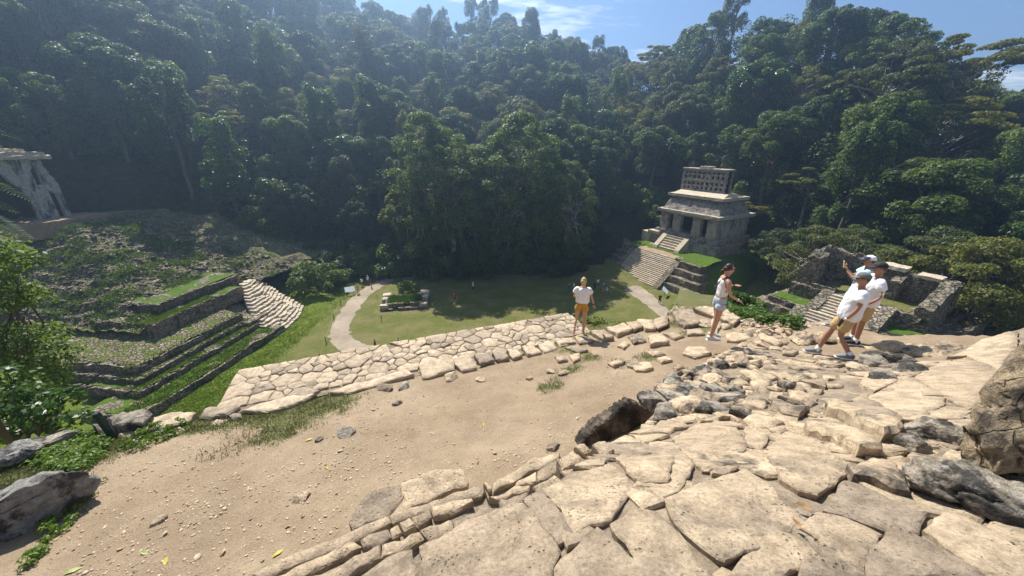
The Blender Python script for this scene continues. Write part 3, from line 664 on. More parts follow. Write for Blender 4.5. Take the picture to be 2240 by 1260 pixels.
MB().rbox(-13, -6.5, 1.0, 4.2, -.1, 5.8, .6, .1, 1).build('side_mass', M['stucco'], FX)
MB().rbox(4.4, 5.0, 1.0, 4.2, -.1, 3.4, .4, .12, 2).build('end_wall', M['darkin'], FX)  # coloured dark so the small door reads as shaded inside
MB().rbox(-14, 9.5, -2.6, 6, -1.6, -.02, .5, .12, 3).build('forecourt', M['dirt'], FX)
for k, (a, b, c, d, z) in enumerate(((-13.3,5.2,-.75,5.4,6.1),(-13,4.6,-.5,5.0,6.45),(-12.5,2.6,.3,4.6,6.75),(-12,.2,.8,4.2,7.1),(-11,-4,1.4,3.8,7.5))):
    MB().rbox(a, b, c, d, z, z+.37, .45, .16, k).build('roof_layer', M['step'] if k < 3 else M['ruin'], FX)

# rubble hill and terraces below it
PY = empty('terraced_rubble_pyramid', (-32.7, 28, 0), -R(7.4), 'terraced rubble pyramid with grassy ledges below the stucco temple, left', 'pyramid')
TERR = [(0,-2.6,-.4,.75),(-2.6,0,.4,1.35),(-3.8,1.0,1.2,1.9),(-4.7,1.8,1.7,2.7),(-7.6,6.4,3.0,4.9),(-9.6,9.0,4.6,6.0)]
for k, (xf, yn, z0, z1) in enumerate(TERR):
    yend = (15.5, 15.0, 14.2, 14.6, 18.5, 20.5)[k]; xb = (-6, -9, -12, -19, -15, -17)[k]
    wl = MB().rbox(xb, xf, yn, yend, z0, z1, .4, .3, k*3.1, .8).build('terrace_wall', M['ruin'], PY)
    if k != 3: sheet('ledge_turf', lambda x, y, z1=z1, k=k: z1+.05+.10*nz(x, y, k, .9), xb+.2, xf-.34, yn+.36, yend-.3, .3, M['grass2'] if k != 2 else M['ruinmoss'], wl)
    else: sheet('ledge_turf', lambda x, y: 2.72+.25*max(0, min(-4.7-x, y-1.8))+.10*nz(x, y, 3, .9), -19, -5.0, 2.2, 14.3, .3, M['ruinmoss'], wl)
for k in range(17):      # wide worn stair fanning out to the lawn, each tread a row of uneven blocks
    t = k/16; ax, ay = -8.4*t, 13.7+6.0*t**1.3; bx, by = -2.7-7.6*t, 23.2+.4*t; z = .275*(k+1); mb = MB(); rg_ = random.Random(k); s0 = 0.0; nb = int(13-5*t)
    for q in range(nb):
        s1 = (q+1)/nb+rg_.uniform(-.25,.25)/nb if q < nb-1 else 1.0
        def pt(s): return ax+(bx-ax)*s+.9*math.sin(math.pi*s)*(1-t*.4)+.25*nz(s*6, k*.3, 2, 1), ay+(by-ay)*s
        (xa, ya), (xb_, yb) = pt(s0+.004), pt(s1-.004); jx, jz = rg_.uniform(-.10,.06), rg_.uniform(-.07,.04)-(.16 if rg_.random() < .08 else 0)
        mb.hexa([(xa+jx-1.0,ya,z-.8),(xa+jx,ya,z-.8),(xb_+jx,yb,z-.8),(xb_+jx-1.0,yb,z-.8)], [(xa+jx-1.0,ya,z+jz+rg_.uniform(-.02,.02)),(xa+jx,ya,z+jz-.03),(xb_+jx+rg_.uniform(-.05,.05),yb,z+jz-.02),(xb_+jx-1.0,yb,z+jz)]); s0 = s1
    mb.build('stair_step', M['step'], PY)
mb = MB(); mb.hexa([(-11,13.2,-.3),(-1.2,13.8,-.3),(-4.2,22.8,-.3),(-13,24,-.3)], [(-11,16.5,4.3),(-2.0,14.1,.35),(-4.9,22.6,.4),(-13,23.6,4.6)]); mb.build('stair_core', M['ruin'], PY)
MB().rbox(-9.5, -3.0, 13.6, 16.8, -.2, 1.9, .45, .2, 3).build('terrace_wall', M['ruin'], PY)
def rubz(x, y):
    d = min(.34*(-8.6-x), .60*(y-6.0)); zc = max(0, min(d, 8.75+.3*nz(x, y, 0, .2)))
    if zc < 8.4: q = zc/.9; zc = .9*(math.floor(q)+sstep((q-math.floor(q))*2.2-.6))*.6+zc*.4
    am = 1 if zc < 8.3 else .12
    return 4.25 + zc + am*(.6*nz(x, y, 0, .38) + .3*nz(x, y, 7, 1.3) + .13*nz(x, y, 3, 3.1))
sheet('rubble_slope', rubz, -70, -8.4, 5.6, 58, .42, M['ruinmoss'], PY, False)
rng = random.Random(5); it = []
for i in range(4200):
    x, y = rng.uniform(-38, -8.5), rng.uniform(6, 30); z = rubz(x, y)
    if z > 12.7: continue
    s = rng.uniform(.10, .30)
    if i % 9 == 0: s *= 1.7
    it.append((LOWROCK[i % 8], (x, y, z+.03), rot(rng, .4), (s*1.5, s, s*.6)))
V, F = joined(it); o = link('loose_rubble', npmesh('loose_rubble', V, F, M['ruin']), PY); tag(o, kind='stuff')
it = []
for xf, yn, z0, z1 in TERR[1:]:      # loose coping stones along the ledges
    for i in range(60):
        y = rng.uniform(yn, 14.5); s = rng.uniform(.14, .26); it.append((LOWROCK[i % 8], (xf-.2+rng.uniform(-.2,.1), y, z1+.04), rot(rng, .2), (s*1.4, s, s*.55)))
    for i in range(34):
        x = rng.uniform(xf-8, xf); s = rng.uniform(.14, .26); it.append((LOWROCK[i % 8], (x, yn+.15+rng.uniform(-.1,.2), z1+.04), rot(rng, .2), (s*1.4, s, s*.55)))
V, F = joined(it); o = link('coping_stones', npmesh('coping_stones', V, F, M['ruin']), PY); tag(o, kind='stuff')
pts = []
for i in range(7000):
    x, y = rng.uniform(-34, -8.5), rng.uniform(6, 28); z = rubz(x, y)
    if nz(x, y, 21, .35) > .0 and z < 12.7: pts.append((x, y, z))
tufts('slope_grass', pts, .35, M['blade'], None, 5, .07, .22, PY)
pts = []
for k, (xf, yn, z0, z1) in enumerate(TERR[:5]):
    for i in range(900 if k < 2 else 620):
        pts.append((xf-rng.uniform(.25, 2.3), rng.uniform(yn+.2, 14.5), z1+.02))
tufts('ledge_grass', pts, .20, M['blade'], None, 5, .06, .2, PY)

# ------------------------------------------------------------------ plaza: paths, lawn tufts, altar
def strip(name, px, wid, mat, z=.012, kind='structure', n=6):
    pts = [P(a, b, 0) for a, b in px]; L = []
    for i in range(len(pts)-1):     # Catmull-Rom
        p0, p1, p2, p3 = pts[max(i-1,0)], pts[i], pts[i+1], pts[min(i+2, len(pts)-1)]
        w0, w1 = wid[i], wid[i+1]
        for k in range(n):
            t = k/n; L.append((.5*((2*p1)+(p2-p0)*t+(2*p0-5*p1+4*p2-p3)*t*t+(3*p1-p0-3*p2+p3)*t**3), w0+(w1-w0)*t))
    L.append((pts[-1], wid[-1])); mb = MB()
    for i, (p, w_) in enumerate(L):
        d = (L[min(i+1, len(L)-1)][0]-L[max(i-1,0)][0]); d.z = 0; d.normalize(); nn = Vector((-d.y, d.x, 0)); j = .55*nz(i*.9, 0, 0, 1)
        for s in (-1, -.33, .33, 1): q = p+nn*(s*w_/2+j*abs(s)*s); mb.v.append((q.x, q.y, z+(.03 if abs(s) < .5 else 0)))
    for i in range(len(L)-1):
        for k in range(3): a = i*4+k; mb.f.append((a, a+4, a+5, a+1))
    o = mb.build(name, mat, None, True); return tag(o, kind=kind)
strip('gravel_path', [(1390,612),(1330,606),(1200,598),(1050,602),(950,604),(870,607),(830,622),(790,648),(757,690),(743,722),(752,748),(790,764),(860,765),(960,748)], [2.6,2.4,2.3,2.2,2.2,2.4,2.6,2.6,2.5,2.4,2.5,2.4,2.4,2.4], M['gravel'])
strip('bare_ground', [(1322,603),(1362,619),(1400,642),(1438,672),(1470,705)], [2.0,4.4,3.4,2.6,1.6], M['gravel'], .016)
pts = []; rng = random.Random(3)
for i in range(15000):
    px, py = (rng.uniform(230, 760), rng.uniform(640, 905)) if i % 4 else (rng.uniform(560, 1480), rng.uniform(610, 900)); q = P(px, py, 0)
    pts.append((q.x, q.y, 0))
def near_path(q):
    a = proj(q); return False
tufts('lawn_blades', [p for p in pts if p[0] < -27.2 and p[0] > -33], .13, M['blade_lush'] if 'blade_lush' in M else M['blade'], 'lush grass growing at the foot of the terraced pyramid', 6, .05, .25)
AL = P(888, 664, 0)
A_ = empty('low_stone_altar', (AL.x, AL.y, 0), R(9), 'low square stone altar overgrown with grass on the plaza lawn', 'altar')
def ring_stones(par, hx, hy, h, n, seed, mat='ruin', z=0):
    rng = random.Random(seed)
    for side in range(4):
        L = hx if side % 2 == 0 else hy; k = int(2*L/.75)
        for i in range(k):
            if rng.random() < .07: continue
            u = -L+2*L*(i+.5)/k; x, y = ((u,-hy),(hx,u),(u,hy),(-hx,u))[side]
            q = MB().rbox(x-(L/k*.96 if side % 2 == 0 else .3), x+(L/k*.96 if side % 2 == 0 else .3), y-(.3 if side % 2 == 0 else L/k*.96), y+(.3 if side % 2 == 0 else L/k*.96), z, z+h*rng.uniform(.75,1.1), .3, .05, i+side*9)
            q.build('kerb_stone', M[mat], par)
ring_stones(A_, 3.3, 2.3, .42, 0, 4); ring_stones(A_, 2.6, 1.7, .85, 0, 5)
for x, y, w_, d_, h in ((-3.1,2.0,1.3,1.1,1.0),(2.9,1.9,1.4,1.3,1.2),(3.0,.6,.9,.9,.9),(-3.2,.8,.8,1.0,.8),(-2.9,-1.9,1.2,.8,.8),(2.9,-1.9,1.2,.8,.75)): MB().rbox(x-w_/2, x+w_/2, y-d_/2, y+d_/2, 0, h, .3, .1, x).build('corner_block', M['step'], A_)
sheet('turf_fill', lambda x, y: .72+.25*nz(x, y, 0, 1.2)-.02*(x*x+y*y), -2.4, 2.4, -1.5, 1.5, .25, M['grass2'], A_)
tufts('altar_grass', [(rng.uniform(-2.4,2.4), rng.uniform(-1.5,1.5), .75) for i in range(420)], .4, M['blade'], None, 6, .05, .2, A_)

# ------------------------------------------------------------------ the terrace the visitors stand on
CU, SU = math.cos(R(21)), math.sin(R(21))
def uv(x, y): return x*CU+y*SU, -x*SU+y*CU
def xy(u, v): return u*CU-v*SU, u*SU+v*CU
def terr(x, y):
    "height of the dirt terrace and of the mound below it"
    u, v = uv(x, y); z = -3.7 - 1.3*min(1.15, max(-.4, (v-1.8)/5.6)) + .06*max(0, u-3)
    z += .05*nz(x, y, 0, .5) + .025*nz(x, y, 4, 1.7)
    z = max(z, -5.06+.02*nz(x, y, 4, 1.7)+.06*max(0, u-5.4)) if v > 7.0 else z
    vf = (9.25 if u < 5.5 else float(np.interp(u, [5.5,7,9.3,10.2,11,14], [9.25,7.6,5.3,3.2,2.2,1.0]))) if u > -3 else 7.9 + .25*nz(u, 0, 0, .6)
    e = max(0, v-vf); a = math.degrees(math.atan2(x, max(y, .01)))
    drop = e*1.15 if u < 5 else (min(e, 3.6)*.34+max(0, e-3.6)*1.2 if 24 < a < 39.5 else e*.95)
    drop = max(drop, max(0, -9.0-u)*1.1, max(0, u-12.5-.25*max(0,v))*.9)
    z = EYE+z-drop; r_ = math.hypot(x, y)
    if 23 < a < 41 and 9.5 < r_ < 19:      # weedy bank just below the edge
        k_ = sstep((a-24.5)/2)*sstep((39-a)/2)*sstep((r_-9.8)/1.2)*sstep((16.2-r_)/1.0); b_ = EYE-4.5-.22*(r_-11.5)+.10*nz(x, y, 9, .8)
        z = max(z, z+(b_-z)*k_)
    return max(z, -.5)
CTRL = [(1000,1230,-1.85),(1200,1200,-1.75),(1400,1230,-1.65),(1750,1230,-1.65),(2100,1220,-1.6),(2240,1260,-1.55),(1150,1120,-1.9),(1300,1090,-1.85),(1600,1100,-1.75),(1800,1100,-1.75),(1780,1010,-1.95),(1950,1130,-1.7),
 (1430,1020,-2.0),(1560,960,-2.3),(1350,985,-2.4),(1450,930,-2.75),(1650,940,-2.4),(1800,930,-2.3),(1950,970,-2.05),(2050,900,-2.3),(2200,850,-2.4),(1500,880,-3.0),(1650,850,-3.05),(1800,850,-2.9),(1950,850,-2.7),
 (2100,800,-2.85),(2240,720,-3.0),(1450,820,-3.55),(1560,790,-3.65),(1700,790,-3.6),(1840,790,-3.72),(2000,775,-3.55),(1650,720,-4.05),(1800,720,-4.0),(1950,750,-3.8)]
_c = np.array([tuple(P(a, b, EYE+z)) for a, b, z in CTRL] + [(1.5,-1.5,EYE-1.6),(-1.0,-1.5,EYE-1.7),(5,-1.5,EYE-1.5),(-.6,.6,EYE-1.8)])
def _tp(d): return np.where(d > 1e-6, d*d*np.log(np.maximum(d, 1e-6)), 0)
_n = len(_c); _A = np.zeros((_n+3, _n+3)); _A[:_n,:_n] = _tp(np.linalg.norm(_c[:,None,:2]-_c[None,:,:2], axis=2)) + np.eye(_n)*.15
_A[:_n,_n:] = np.c_[np.ones(_n), _c[:,:2]]; _A[_n:,:_n] = _A[:_n,_n:].T; _w = np.linalg.solve(_A, np.r_[_c[:,2], 0,0,0])
def plat(x, y):
    "height of the ruined stone stair and slab floor"
    d = np.hypot(_c[:,0]-x, _c[:,1]-y); return float(_tp(d) @ _w[:_n] + _w[_n] + _w[_n+1]*x + _w[_n+2]*y)
def onto(px, py, fn, z0=-3):
    z = EYE+z0
    for _ in range(14):
        q = P(px, py, z); z = .4*z+.6*fn(q.x, q.y)
    return P(px, py, z)

def onto_first(px, py, fn):
    "first place where the sight line meets the surface"
    d = ray(px, py); t0 = 2.0
    for k in range(160):
        t1 = t0*1.025
        if EYE+d.z*t1 < fn(d.x*t1, d.y*t1): break
        t0 = t1
    for k in range(10):
        t = (t0+t1)/2
        if EYE+d.z*t < fn(d.x*t, d.y*t): t1 = t
        else: t0 = t
    return Vector((d.x*t1, d.y*t1, fn(d.x*t1, d.y*t1)))

def ground_cover(x, y):
    u, v = uv(x, y); g = 0
    if u < 0: g = sstep((v - 5.9 - .25*u*0 + .9*nz(x, y, 2, .8))/1.2) * (1 if u < -1.6 else sstep(-u/1.6))
    if u < -3.5: g = max(g, sstep((-u-4.6+.9*nz(x, y, 5, .7))/1.6))
    if u > 5.2 and v > 7.6: g = max(g, .9)
    if u > 2.6 and v > 5.2: g = max(g, .22+.9*nz(x, y, 6, 1.6))
    if v > (9.3 if u > -3 else 7.6): g = 1
    if y > 0 and 24 < math.degrees(math.atan2(x, y)) < 40 and math.hypot(x, y) > 11: g = 1
    return max(0, min(1, g))
n = NT('terrace_ground'); p = n.pos()
d1 = [M['dirt'].node_tree]    # same dirt, with grass where the ground is grown over
def dirt_nodes(n, p):
    a, l, f = n.noise(p, .55, 6, .6), n.noise(p, 3.2, 7, .68), n.noise(p, 45, 5, .75)
    ca, cb = (.25,.182,.116), (.345,.26,.172)
    c = n.mix(n.ramp(a, [(.35,0),(.65,1)]), ca, cb); c = n.mix(.5, c, n.ramp(l, [(.25,.62),(.75,1.3)]), 'MULTIPLY'); c = n.mix(.6, c, n.ramp(f, [(.25,.5),(.75,1.45)]), 'MULTIPLY')
    v = n.n('TexVoronoi', {'Vector': p, 'Scale': 38}); pm = n.math('MULTIPLY', n.ramp(v.outputs['Distance'], [(.16,1),(.34,0)]), n.ramp(n.noise(p, 1.2, 4), [(.40,0),(.58,1)]))
    v2 = n.n('TexVoronoi', {'Vector': p, 'Scale': 14}); pm2 = n.math('MULTIPLY', n.ramp(v2.outputs['Distance'], [(.12,1),(.2,0)]), n.ramp(n.noise(p, 2.2, 3), [(.5,0),(.6,1)]))
    c = n.mix(pm, c, n.mix(v.outputs['Color'], (.28,.215,.14), (.50,.40,.285))); c = n.mix(pm2, c, n.mix(v2.outputs['Color'], (.34,.26,.17), (.60,.48,.35)))
    return c, n.math('ADD', n.math('ADD', n.math('ADD', f, n.math('MULTIPLY', l, 1.5)), n.math('MULTIPLY', pm, .9)), n.math('MULTIPLY', pm2, 1.6)), l, f
c, h, l, f = dirt_nodes(n, p)
ga = n.n('Attribute', attribute_name='cover').outputs['Fac']
gk = n.ramp(n.math('ADD', ga, n.math('MULTIPLY', n.math('SUBTRACT', n.noise(p, 5, 6, .75), .5), 1.1)), [(.42,0),(.62,1)])
gc = n.mix(n.ramp(l, [(.3,0),(.7,1)]), (.075,.095,.025), (.14,.14,.05)); gc = n.mix(.75, gc, n.ramp(f, [(.25,.4),(.75,1.5)]), 'MULTIPLY')
M['terrace'] = n.finish(n.pbr(n.mix(n.math('MULTIPLY', gk, .85), c, gc), .95, n.bump(h, .75, .03), .1))
def cover_sheet(name, us, vs):
    mb = MB(); nu = len(us); cov = []
    for v in vs:
        for u in us: x, y = xy(u, v); mb.v.append((x, y, terr(x, y))); cov.append(ground_cover(x, y))
    for j in range(len(vs)-1):
        for i in range(nu-1): a = j*nu+i; mb.f.append((a, a+1, a+nu+1, a+nu))
    m = mb.mesh(name, M['terrace'], True); at = m.attributes.new('cover', 'FLOAT', 'POINT'); at.data.foreach_set('value', cov)
    return link(name, m)
us = list(np.arange(-34,-10,1.5))+list(np.arange(-10,11,.14))+list(np.arange(11,40,1.2)); vs = list(np.arange(-14,0,1.0))+list(np.arange(0,11,.14))+list(np.arange(11,36,1.2))
TG = tag(cover_sheet('terrace_ground', us, vs), kind='structure')

# slabs and stones -----------------------------------------------------------
def inside(poly, x, y):
    c = False; n = len(poly); j = n-1
    for i in range(n):
        a, b = poly[i], poly[j]
        if (a[1] > y) != (b[1] > y) and x < (b[0]-a[0])*(y-a[1])/(b[1]-a[1])+a[0]: c = not c
        j = i
    return c
def resample(poly, st, jit, rng):
    out = []
    for i in range(len(poly)):
        a, b = Vector(poly[i][:2]), Vector(poly[(i+1) % len(poly)][:2]); L = (b-a).length; k = max(1, int(L/st))
        d = (b-a)/max(L, 1e-6); nn = Vector((-d.y, d.x))
        for q in range(k): p = a.lerp(b, q/k) + (nn*rng.uniform(-jit, jit) if q else Vector((0,0))); out.append(p)
    return out
def slab(poly, topz, thick, mat, parent, name='paving_slab', seed=0, st=.10, rough=.010, edge=.018, jit=.010, dome=.0):
    "flagstone: outline poly (x,y), uneven top, worn edge, real thickness"
    rng = random.Random(seed); o = resample(poly, st, jit, rng); cx = sum(p.x for p in o)/len(o); cy = sum(p.y for p in o)/len(o); c = Vector((cx, cy))
    sz = max((p-c).length for p in o)
    ins = [p+(c-p).normalized()*min(edge*rng.uniform(.7,1.8), (c-p).length*.3) for p in o]
    tz = lambda p: topz(p.x, p.y) + rough*2.2*nz(p.x, p.y, seed, 2.3/max(sz, .2)) + rough*nz(p.x, p.y, seed+9, 9) - dome*((p-c).length/sz)**2
    pts = []; s2 = max(st*1.1, sz/9)
    x0, x1, y0, y1 = min(p.x for p in ins), max(p.x for p in ins), min(p.y for p in ins), max(p.y for p in ins)
    x = x0
    while x < x1:
        y = y0
        while y < y1:
            q = (x+rng.uniform(-.3,.3)*s2, y+rng.uniform(-.3,.3)*s2)
            if inside(ins, *q) and min((Vector(q)-p).length for p in ins) > s2*.45: pts.append(Vector(q))
            y += s2
        x += s2
    k = len(ins); tri = delaunay_2d_cdt(ins+pts, [(i, (i+1) % k) for i in range(k)], [], 1, 1e-5)
    tv, tf = tri[0], tri[2]; mb = MB()
    if len(tv) < k: return None
    mb.v = [(p.x, p.y, tz(p)) for p in tv]; mb.f = [tuple(f) for f in tf]
    b = len(mb.v)
    for p, q in zip(o, ins): mb.v.append((p.x, p.y, tz(q)-edge*rng.uniform(.6,1.5)))
    for p in o: mb.v.append((p.x-(p.x-cx)*.03, p.y-(p.y-cy)*.03, topz(p.x, p.y)-thick))
    mp_ = {}
    for i, lst in enumerate(tri[3]):
        for q in lst:
            if q < k: mp_[q] = i
    area = sum(o[i].x*o[(i+1) % k].y-o[(i+1) % k].x*o[i].y for i in range(k))
    for i in range(k):
        j = (i+1) % k; a, d = mp_.get(i), mp_.get(j)
        if a is None or d is None: continue
        q1, q2 = (a, b+i, b+j, d), (b+i, b+k+i, b+k+j, b+j)
        if area < 0: q1, q2 = q1[::-1], q2[::-1]
        mb.f += [q1, q2]
    if area < 0: pass
    ob = mb.build(name, mat, parent, False)
    ob.data.polygons.foreach_set('use_smooth', [i < len(tf) for i in range(len(mb.f))]); return ob
def pxslab(px, fn, thick, mat, parent, lift=.05, **kw):
    cx_, cy_ = sum(a for a, b in px)/len(px), sum(b for a, b in px)/len(px); gr = kw.pop('grow', 0)
    px = [(a+(a-cx_)*gr/math.hypot(a-cx_, b-cy_), b+(b-cy_)*gr/math.hypot(a-cx_, b-cy_)) for a, b in px] if gr else px
    g = [onto(a, b, fn) for a, b in px]; zf = lambda x, y: fn(x, y)+lift
    return slab([(p.x, p.y) for p in g], zf, thick, M[mat], parent, **kw)
def flatslab(px, z, thick, mat, parent, **kw):
    g = [P(a, b, EYE+z) for a, b in px]; return slab([(p.x, p.y) for p in g], lambda x, y: EYE+z, thick, M[mat], parent, **kw)
f6 = lambda L: [(1440+a/2.1, 660+b/2.1) for a, b in L]
f5 = lambda L: [(1200+a/2.8, 560+b/2.8) for a, b in L]
f7 = lambda L: [(600+a/2.8, 860+b/2.8) for a, b in L]
f3 = lambda L: [(640+a/2.8, 540+b/2.8) for a, b in L]
f8 = lambda L: [(a/2.8, 860+b/2.8) for a, b in L]

# stone floor at the photographer's feet: bedding sheet, then each slab
bpx = [(880,1330),(930,1215),(1170,1098),(1290,1003),(1335,968),(1400,940),(1440,885),(1480,832),(1560,782),(1640,740),(1700,712),(1840,694),(1900,716),(1990,770),(2110,757),(2240,716),(2420,660)]
bxy = []
for a, b in bpx: q = onto(a, b, plat, -2); bxy.append(Vector((q.x, q.y)))
bxy += [Vector((9.5,2)), Vector((7,-2.2)), Vector((-1.4,-2.2)), Vector((-1.1,.2))]
rng = random.Random(2); bo = resample(bxy, .12, .02, rng); pts = []
x = -1.5
while x < 9:
    y = -2.2
    while y < 8:
        q = Vector((x+rng.uniform(-.03,.03), y+rng.uniform(-.03,.03)))
        if inside(bo, q.x, q.y) and min((q-p).length for p in bo) > .07: pts.append(q)
        y += .13
    x += .13
k = len(bo); tri = delaunay_2d_cdt(bo+pts, [(i, (i+1) % k) for i in range(k)], [], 1, 1e-5); mb = MB()
mb.v = [(p.x, p.y, plat(p.x, p.y)-.005+.022*nz(p.x, p.y, 0, 4)+.01*nz(p.x, p.y, 0, 11)) for p in tri[0]]; mb.f = [tuple(f) for f in tri[2]]
m_ = {q: i for i, l in enumerate(tri[3]) for q in l if q < k}; b0 = len(mb.v)
for p in bo: mb.v.append((p.x, p.y, plat(p.x, p.y)-2.6))
for i in range(k):
    j = (i+1) % k
    if i in m_ and j in m_: mb.f.append((m_[i], m_[j], b0+j, b0+i))
M['bed'] = stone('stone_bedding', (.20,.155,.105), (.30,.235,.165), stain=(.07,.058,.045), st=(.52,.72), sc=2.2, bmp=.9, bd=.03, rnd=0)
SF = tag(mb.build('ruined_stair', M['bed'], None, True), kind='structure')
BIG = [f6(L) for L in (
 [(30,930),(215,845),(400,790),(470,835),(545,930),(640,1000),(600,1080),(440,1160),(300,1212),(270,1200),(150,1100),(60,1000)],
 [(505,680),(625,632),(720,650),(820,745),(880,770),(800,860),(720,905),(640,880),(560,830),(510,750)],
 [(70,640),(180,570),(270,535),(350,580),(400,680),(330,740),(230,788),(200,785),(110,690)],
 [(-35,668),(0,662),(70,672),(150,760),(140,800),(90,880),(20,910),(-60,880),(-90,800)],
 [(750,980),(850,850),(960,870),(1060,925),(1230,985),(1190,1070),(1120,1090),(960,1040),(850,995)],
 [(650,1060),(730,985),(850,1008),(1020,1088),(960,1170),(935,1240),(860,1210),(760,1130)],
 [(950,1250),(960,1185),(1040,1075),(1130,1090),(1250,1140),(1400,1210),(1500,1290),(960,1300)],
 [(1215,1065),(1300,985),(1400,1015),(1560,1085),(1720,1145),(1720,1290),(1530,1290),(1390,1190)],
 [(445,1140),(520,1080),(620,1092),(690,1150),(750,1200),(640,1240),(520,1290),(310,1290),(390,1190)],
 [(650,1240),(700,1185),(750,1200),(860,1230),(930,1265),(930,1300),(640,1300)],
 [(945,460),(1090,375),(1170,365),(1310,445),(1300,490),(1180,545),(1120,540)],
 [(1130,552),(1190,535),(1300,502),(1420,505),(1400,545),(1230,560)],
 [(1330,262),(1480,190),(1600,150),(1640,150),(1640,210),(1590,300),(1560,318),(1420,255)],
 [(1180,355),(1300,290),(1410,268),(1560,330),(1580,380),(1520,470),(1420,498),(1330,450)],
 [(950,350),(1060,335),(1090,372),(990,415),(930,385)], [(1090,322),(1160,300),(1230,320),(1150,352)],
 [(900,770),(960,728),(1050,742),(1110,790),(1110,830),(1000,800)],
 [(840,480),(930,450),(1000,480),(1110,545),(1090,600),(930,545)],
 [(500,540),(600,500),(640,560),(560,610),(510,590)], [(400,590),(480,560),(510,620),(470,690),(410,660)],
 [(240,780),(345,764),(352,790),(300,806),(250,806)], [(345,735),(400,722),(420,750),(380,780)],
 )] + [f7(L) for L in (
 [(900,950),(1130,850),(1350,752),(1450,707),(1520,705),(1610,800),(1715,935),(1745,990),(1700,1080),(1690,1180),(930,1180),(920,1030)],
 [(1530,680),(1640,617),(1715,720),(1825,878),(1740,948),(1640,840)],
 [(1655,613),(1860,530),(2040,457),(2100,492),(2185,590),(2130,680),(2060,785),(1880,855),(1825,825),(1725,680)],
 [(2095,418),(2200,372),(2330,345),(2440,420),(2400,560),(2250,565),(2165,500)],
 [(1722,1082),(1975,853),(2060,925),(2230,1060),(2290,1180),(1722,1180)],
 [(2062,828),(2230,735),(2340,755),(2510,940),(2680,1180),(2330,1180),(2240,1045),(2110,915)],
 [(500,1180),(700,1035),(840,988),(890,1180)],
 )]
for i, L in enumerate(BIG): pxslab(L, plat, .16, 'slab', SF, lift=.030+.006*math.sin(i*2.3), seed=i, st=.045, rough=.010, edge=.006, jit=.009, grow=4)
# long lintel-like stones
for i, (L, li, th) in enumerate(((f6([(752,512),(800,505),(920,560),(1100,620),(1085,648),(1010,668),(930,628),(850,572),(760,542)]), .16, .26),
    (f6([(660,592),(760,572),(860,620),(1000,690),(1010,722),(900,728),(780,662),(680,632)]), .12, .22), (f6([(845,800),(930,787),(1100,832),(1142,880),(1135,912),(1050,888),(880,832)]), .10, .2))):
    pxslab(L, plat, th, 'rubble', SF, lift=li, seed=60+i, st=.05, rough=.012, edge=.03, jit=.01, name='fallen_beam_stone')
# steps down to the dirt, each stone by itself: (outline, height)
STEPS = [(-3.42, [(455,790),(520,660),(560,615),(770,555),(790,640),(700,760),(480,830)]), (-3.40, [(775,553),(850,520),(1000,470),(1160,465),(1190,540),(1180,570),(1040,610),(960,650),(705,757),(795,640)]),
 (-2.95, [(0,1030),(100,990),(400,870),(700,752),(720,800),(520,905),(270,1000),(-60,1150),(-140,1120)]), (-2.93, [(705,750),(960,652),(1240,565),(1290,600),(1270,635),(960,712),(725,800)]),
 (-2.62, [(-60,1160),(270,1005),(480,905),(540,945),(330,1060),(100,1180)]), (-2.58, [(525,900),(695,825),(720,875),(660,930),(545,945)]), (-2.60, [(705,830),(755,803),(790,850),(725,898)]), (-2.57, [(762,800),(830,767),(868,820),(795,850)]),
 (-2.6, [(835,762),(955,712),(970,760),(880,818)]), (-2.56, [(955,705),(1100,652),(1210,640),(1220,670),(1075,738),(975,758)]),
 (-2.9, [(1340,560),(1450,480),(1600,402),(1750,360),(1742,400),(1620,468),(1480,535),(1340,600)]), (-2.62, [(1485,538),(1605,480),(1610,540),(1470,578)]), (-2.62, [(1612,470),(1735,405),(1760,450),(1740,490),(1615,540)]),
 (-2.35, [(1730,400),(1850,340),(1900,380),(1880,420),(1765,470)]), (-2.2, [(1750,480),(1890,425),(1950,440),(1800,520)]), (-2.3, [(1835,330),(1900,300),(1945,350),(1900,370)]), (-2.2, [(1945,320),(2030,280),(2085,345),(2010,390)]), (-2.15, [(1905,385),(2000,392),(2080,400),(2040,450),(1960,440)]),
 (-2.22, [(120,1180),(340,1065),(500,1000),(650,935),(655,1005),(460,1110),(330,1180)]), (-2.2, [(662,932),(900,842),(920,885),(765,985),(655,1008)]), (-2.18, [(890,832),(1080,772),(1108,850),(960,905)]), (-2.12, [(1092,782),(1325,682),(1340,750),(1112,848)]),
 (-2.14, [(1375,652),(1555,602),(1525,690),(1385,738)]), (-2.4, [(1312,645),(1480,562),(1568,562),(1560,598),(1365,655)]), (-2.2, [(1575,572),(1720,502),(1775,540),(1645,618)]), (-2.9, [(1280,545),(1305,540),(1335,595),(1310,600)])]
def hull(P_):
    P_ = sorted(set((round(a, 5), round(b, 5)) for a, b in P_)); cr_ = lambda o, a, b: (a[0]-o[0])*(b[1]-o[1])-(a[1]-o[1])*(b[0]-o[0]); H_ = []
    for seq in (P_, P_[::-1]):
        h_ = []
        for p in seq:
            while len(h_) > 1 and cr_(h_[-2], h_[-1], p) <= 0: h_.pop()
            h_.append(p)
        H_ += h_[:-1]
    return H_
core = MB()
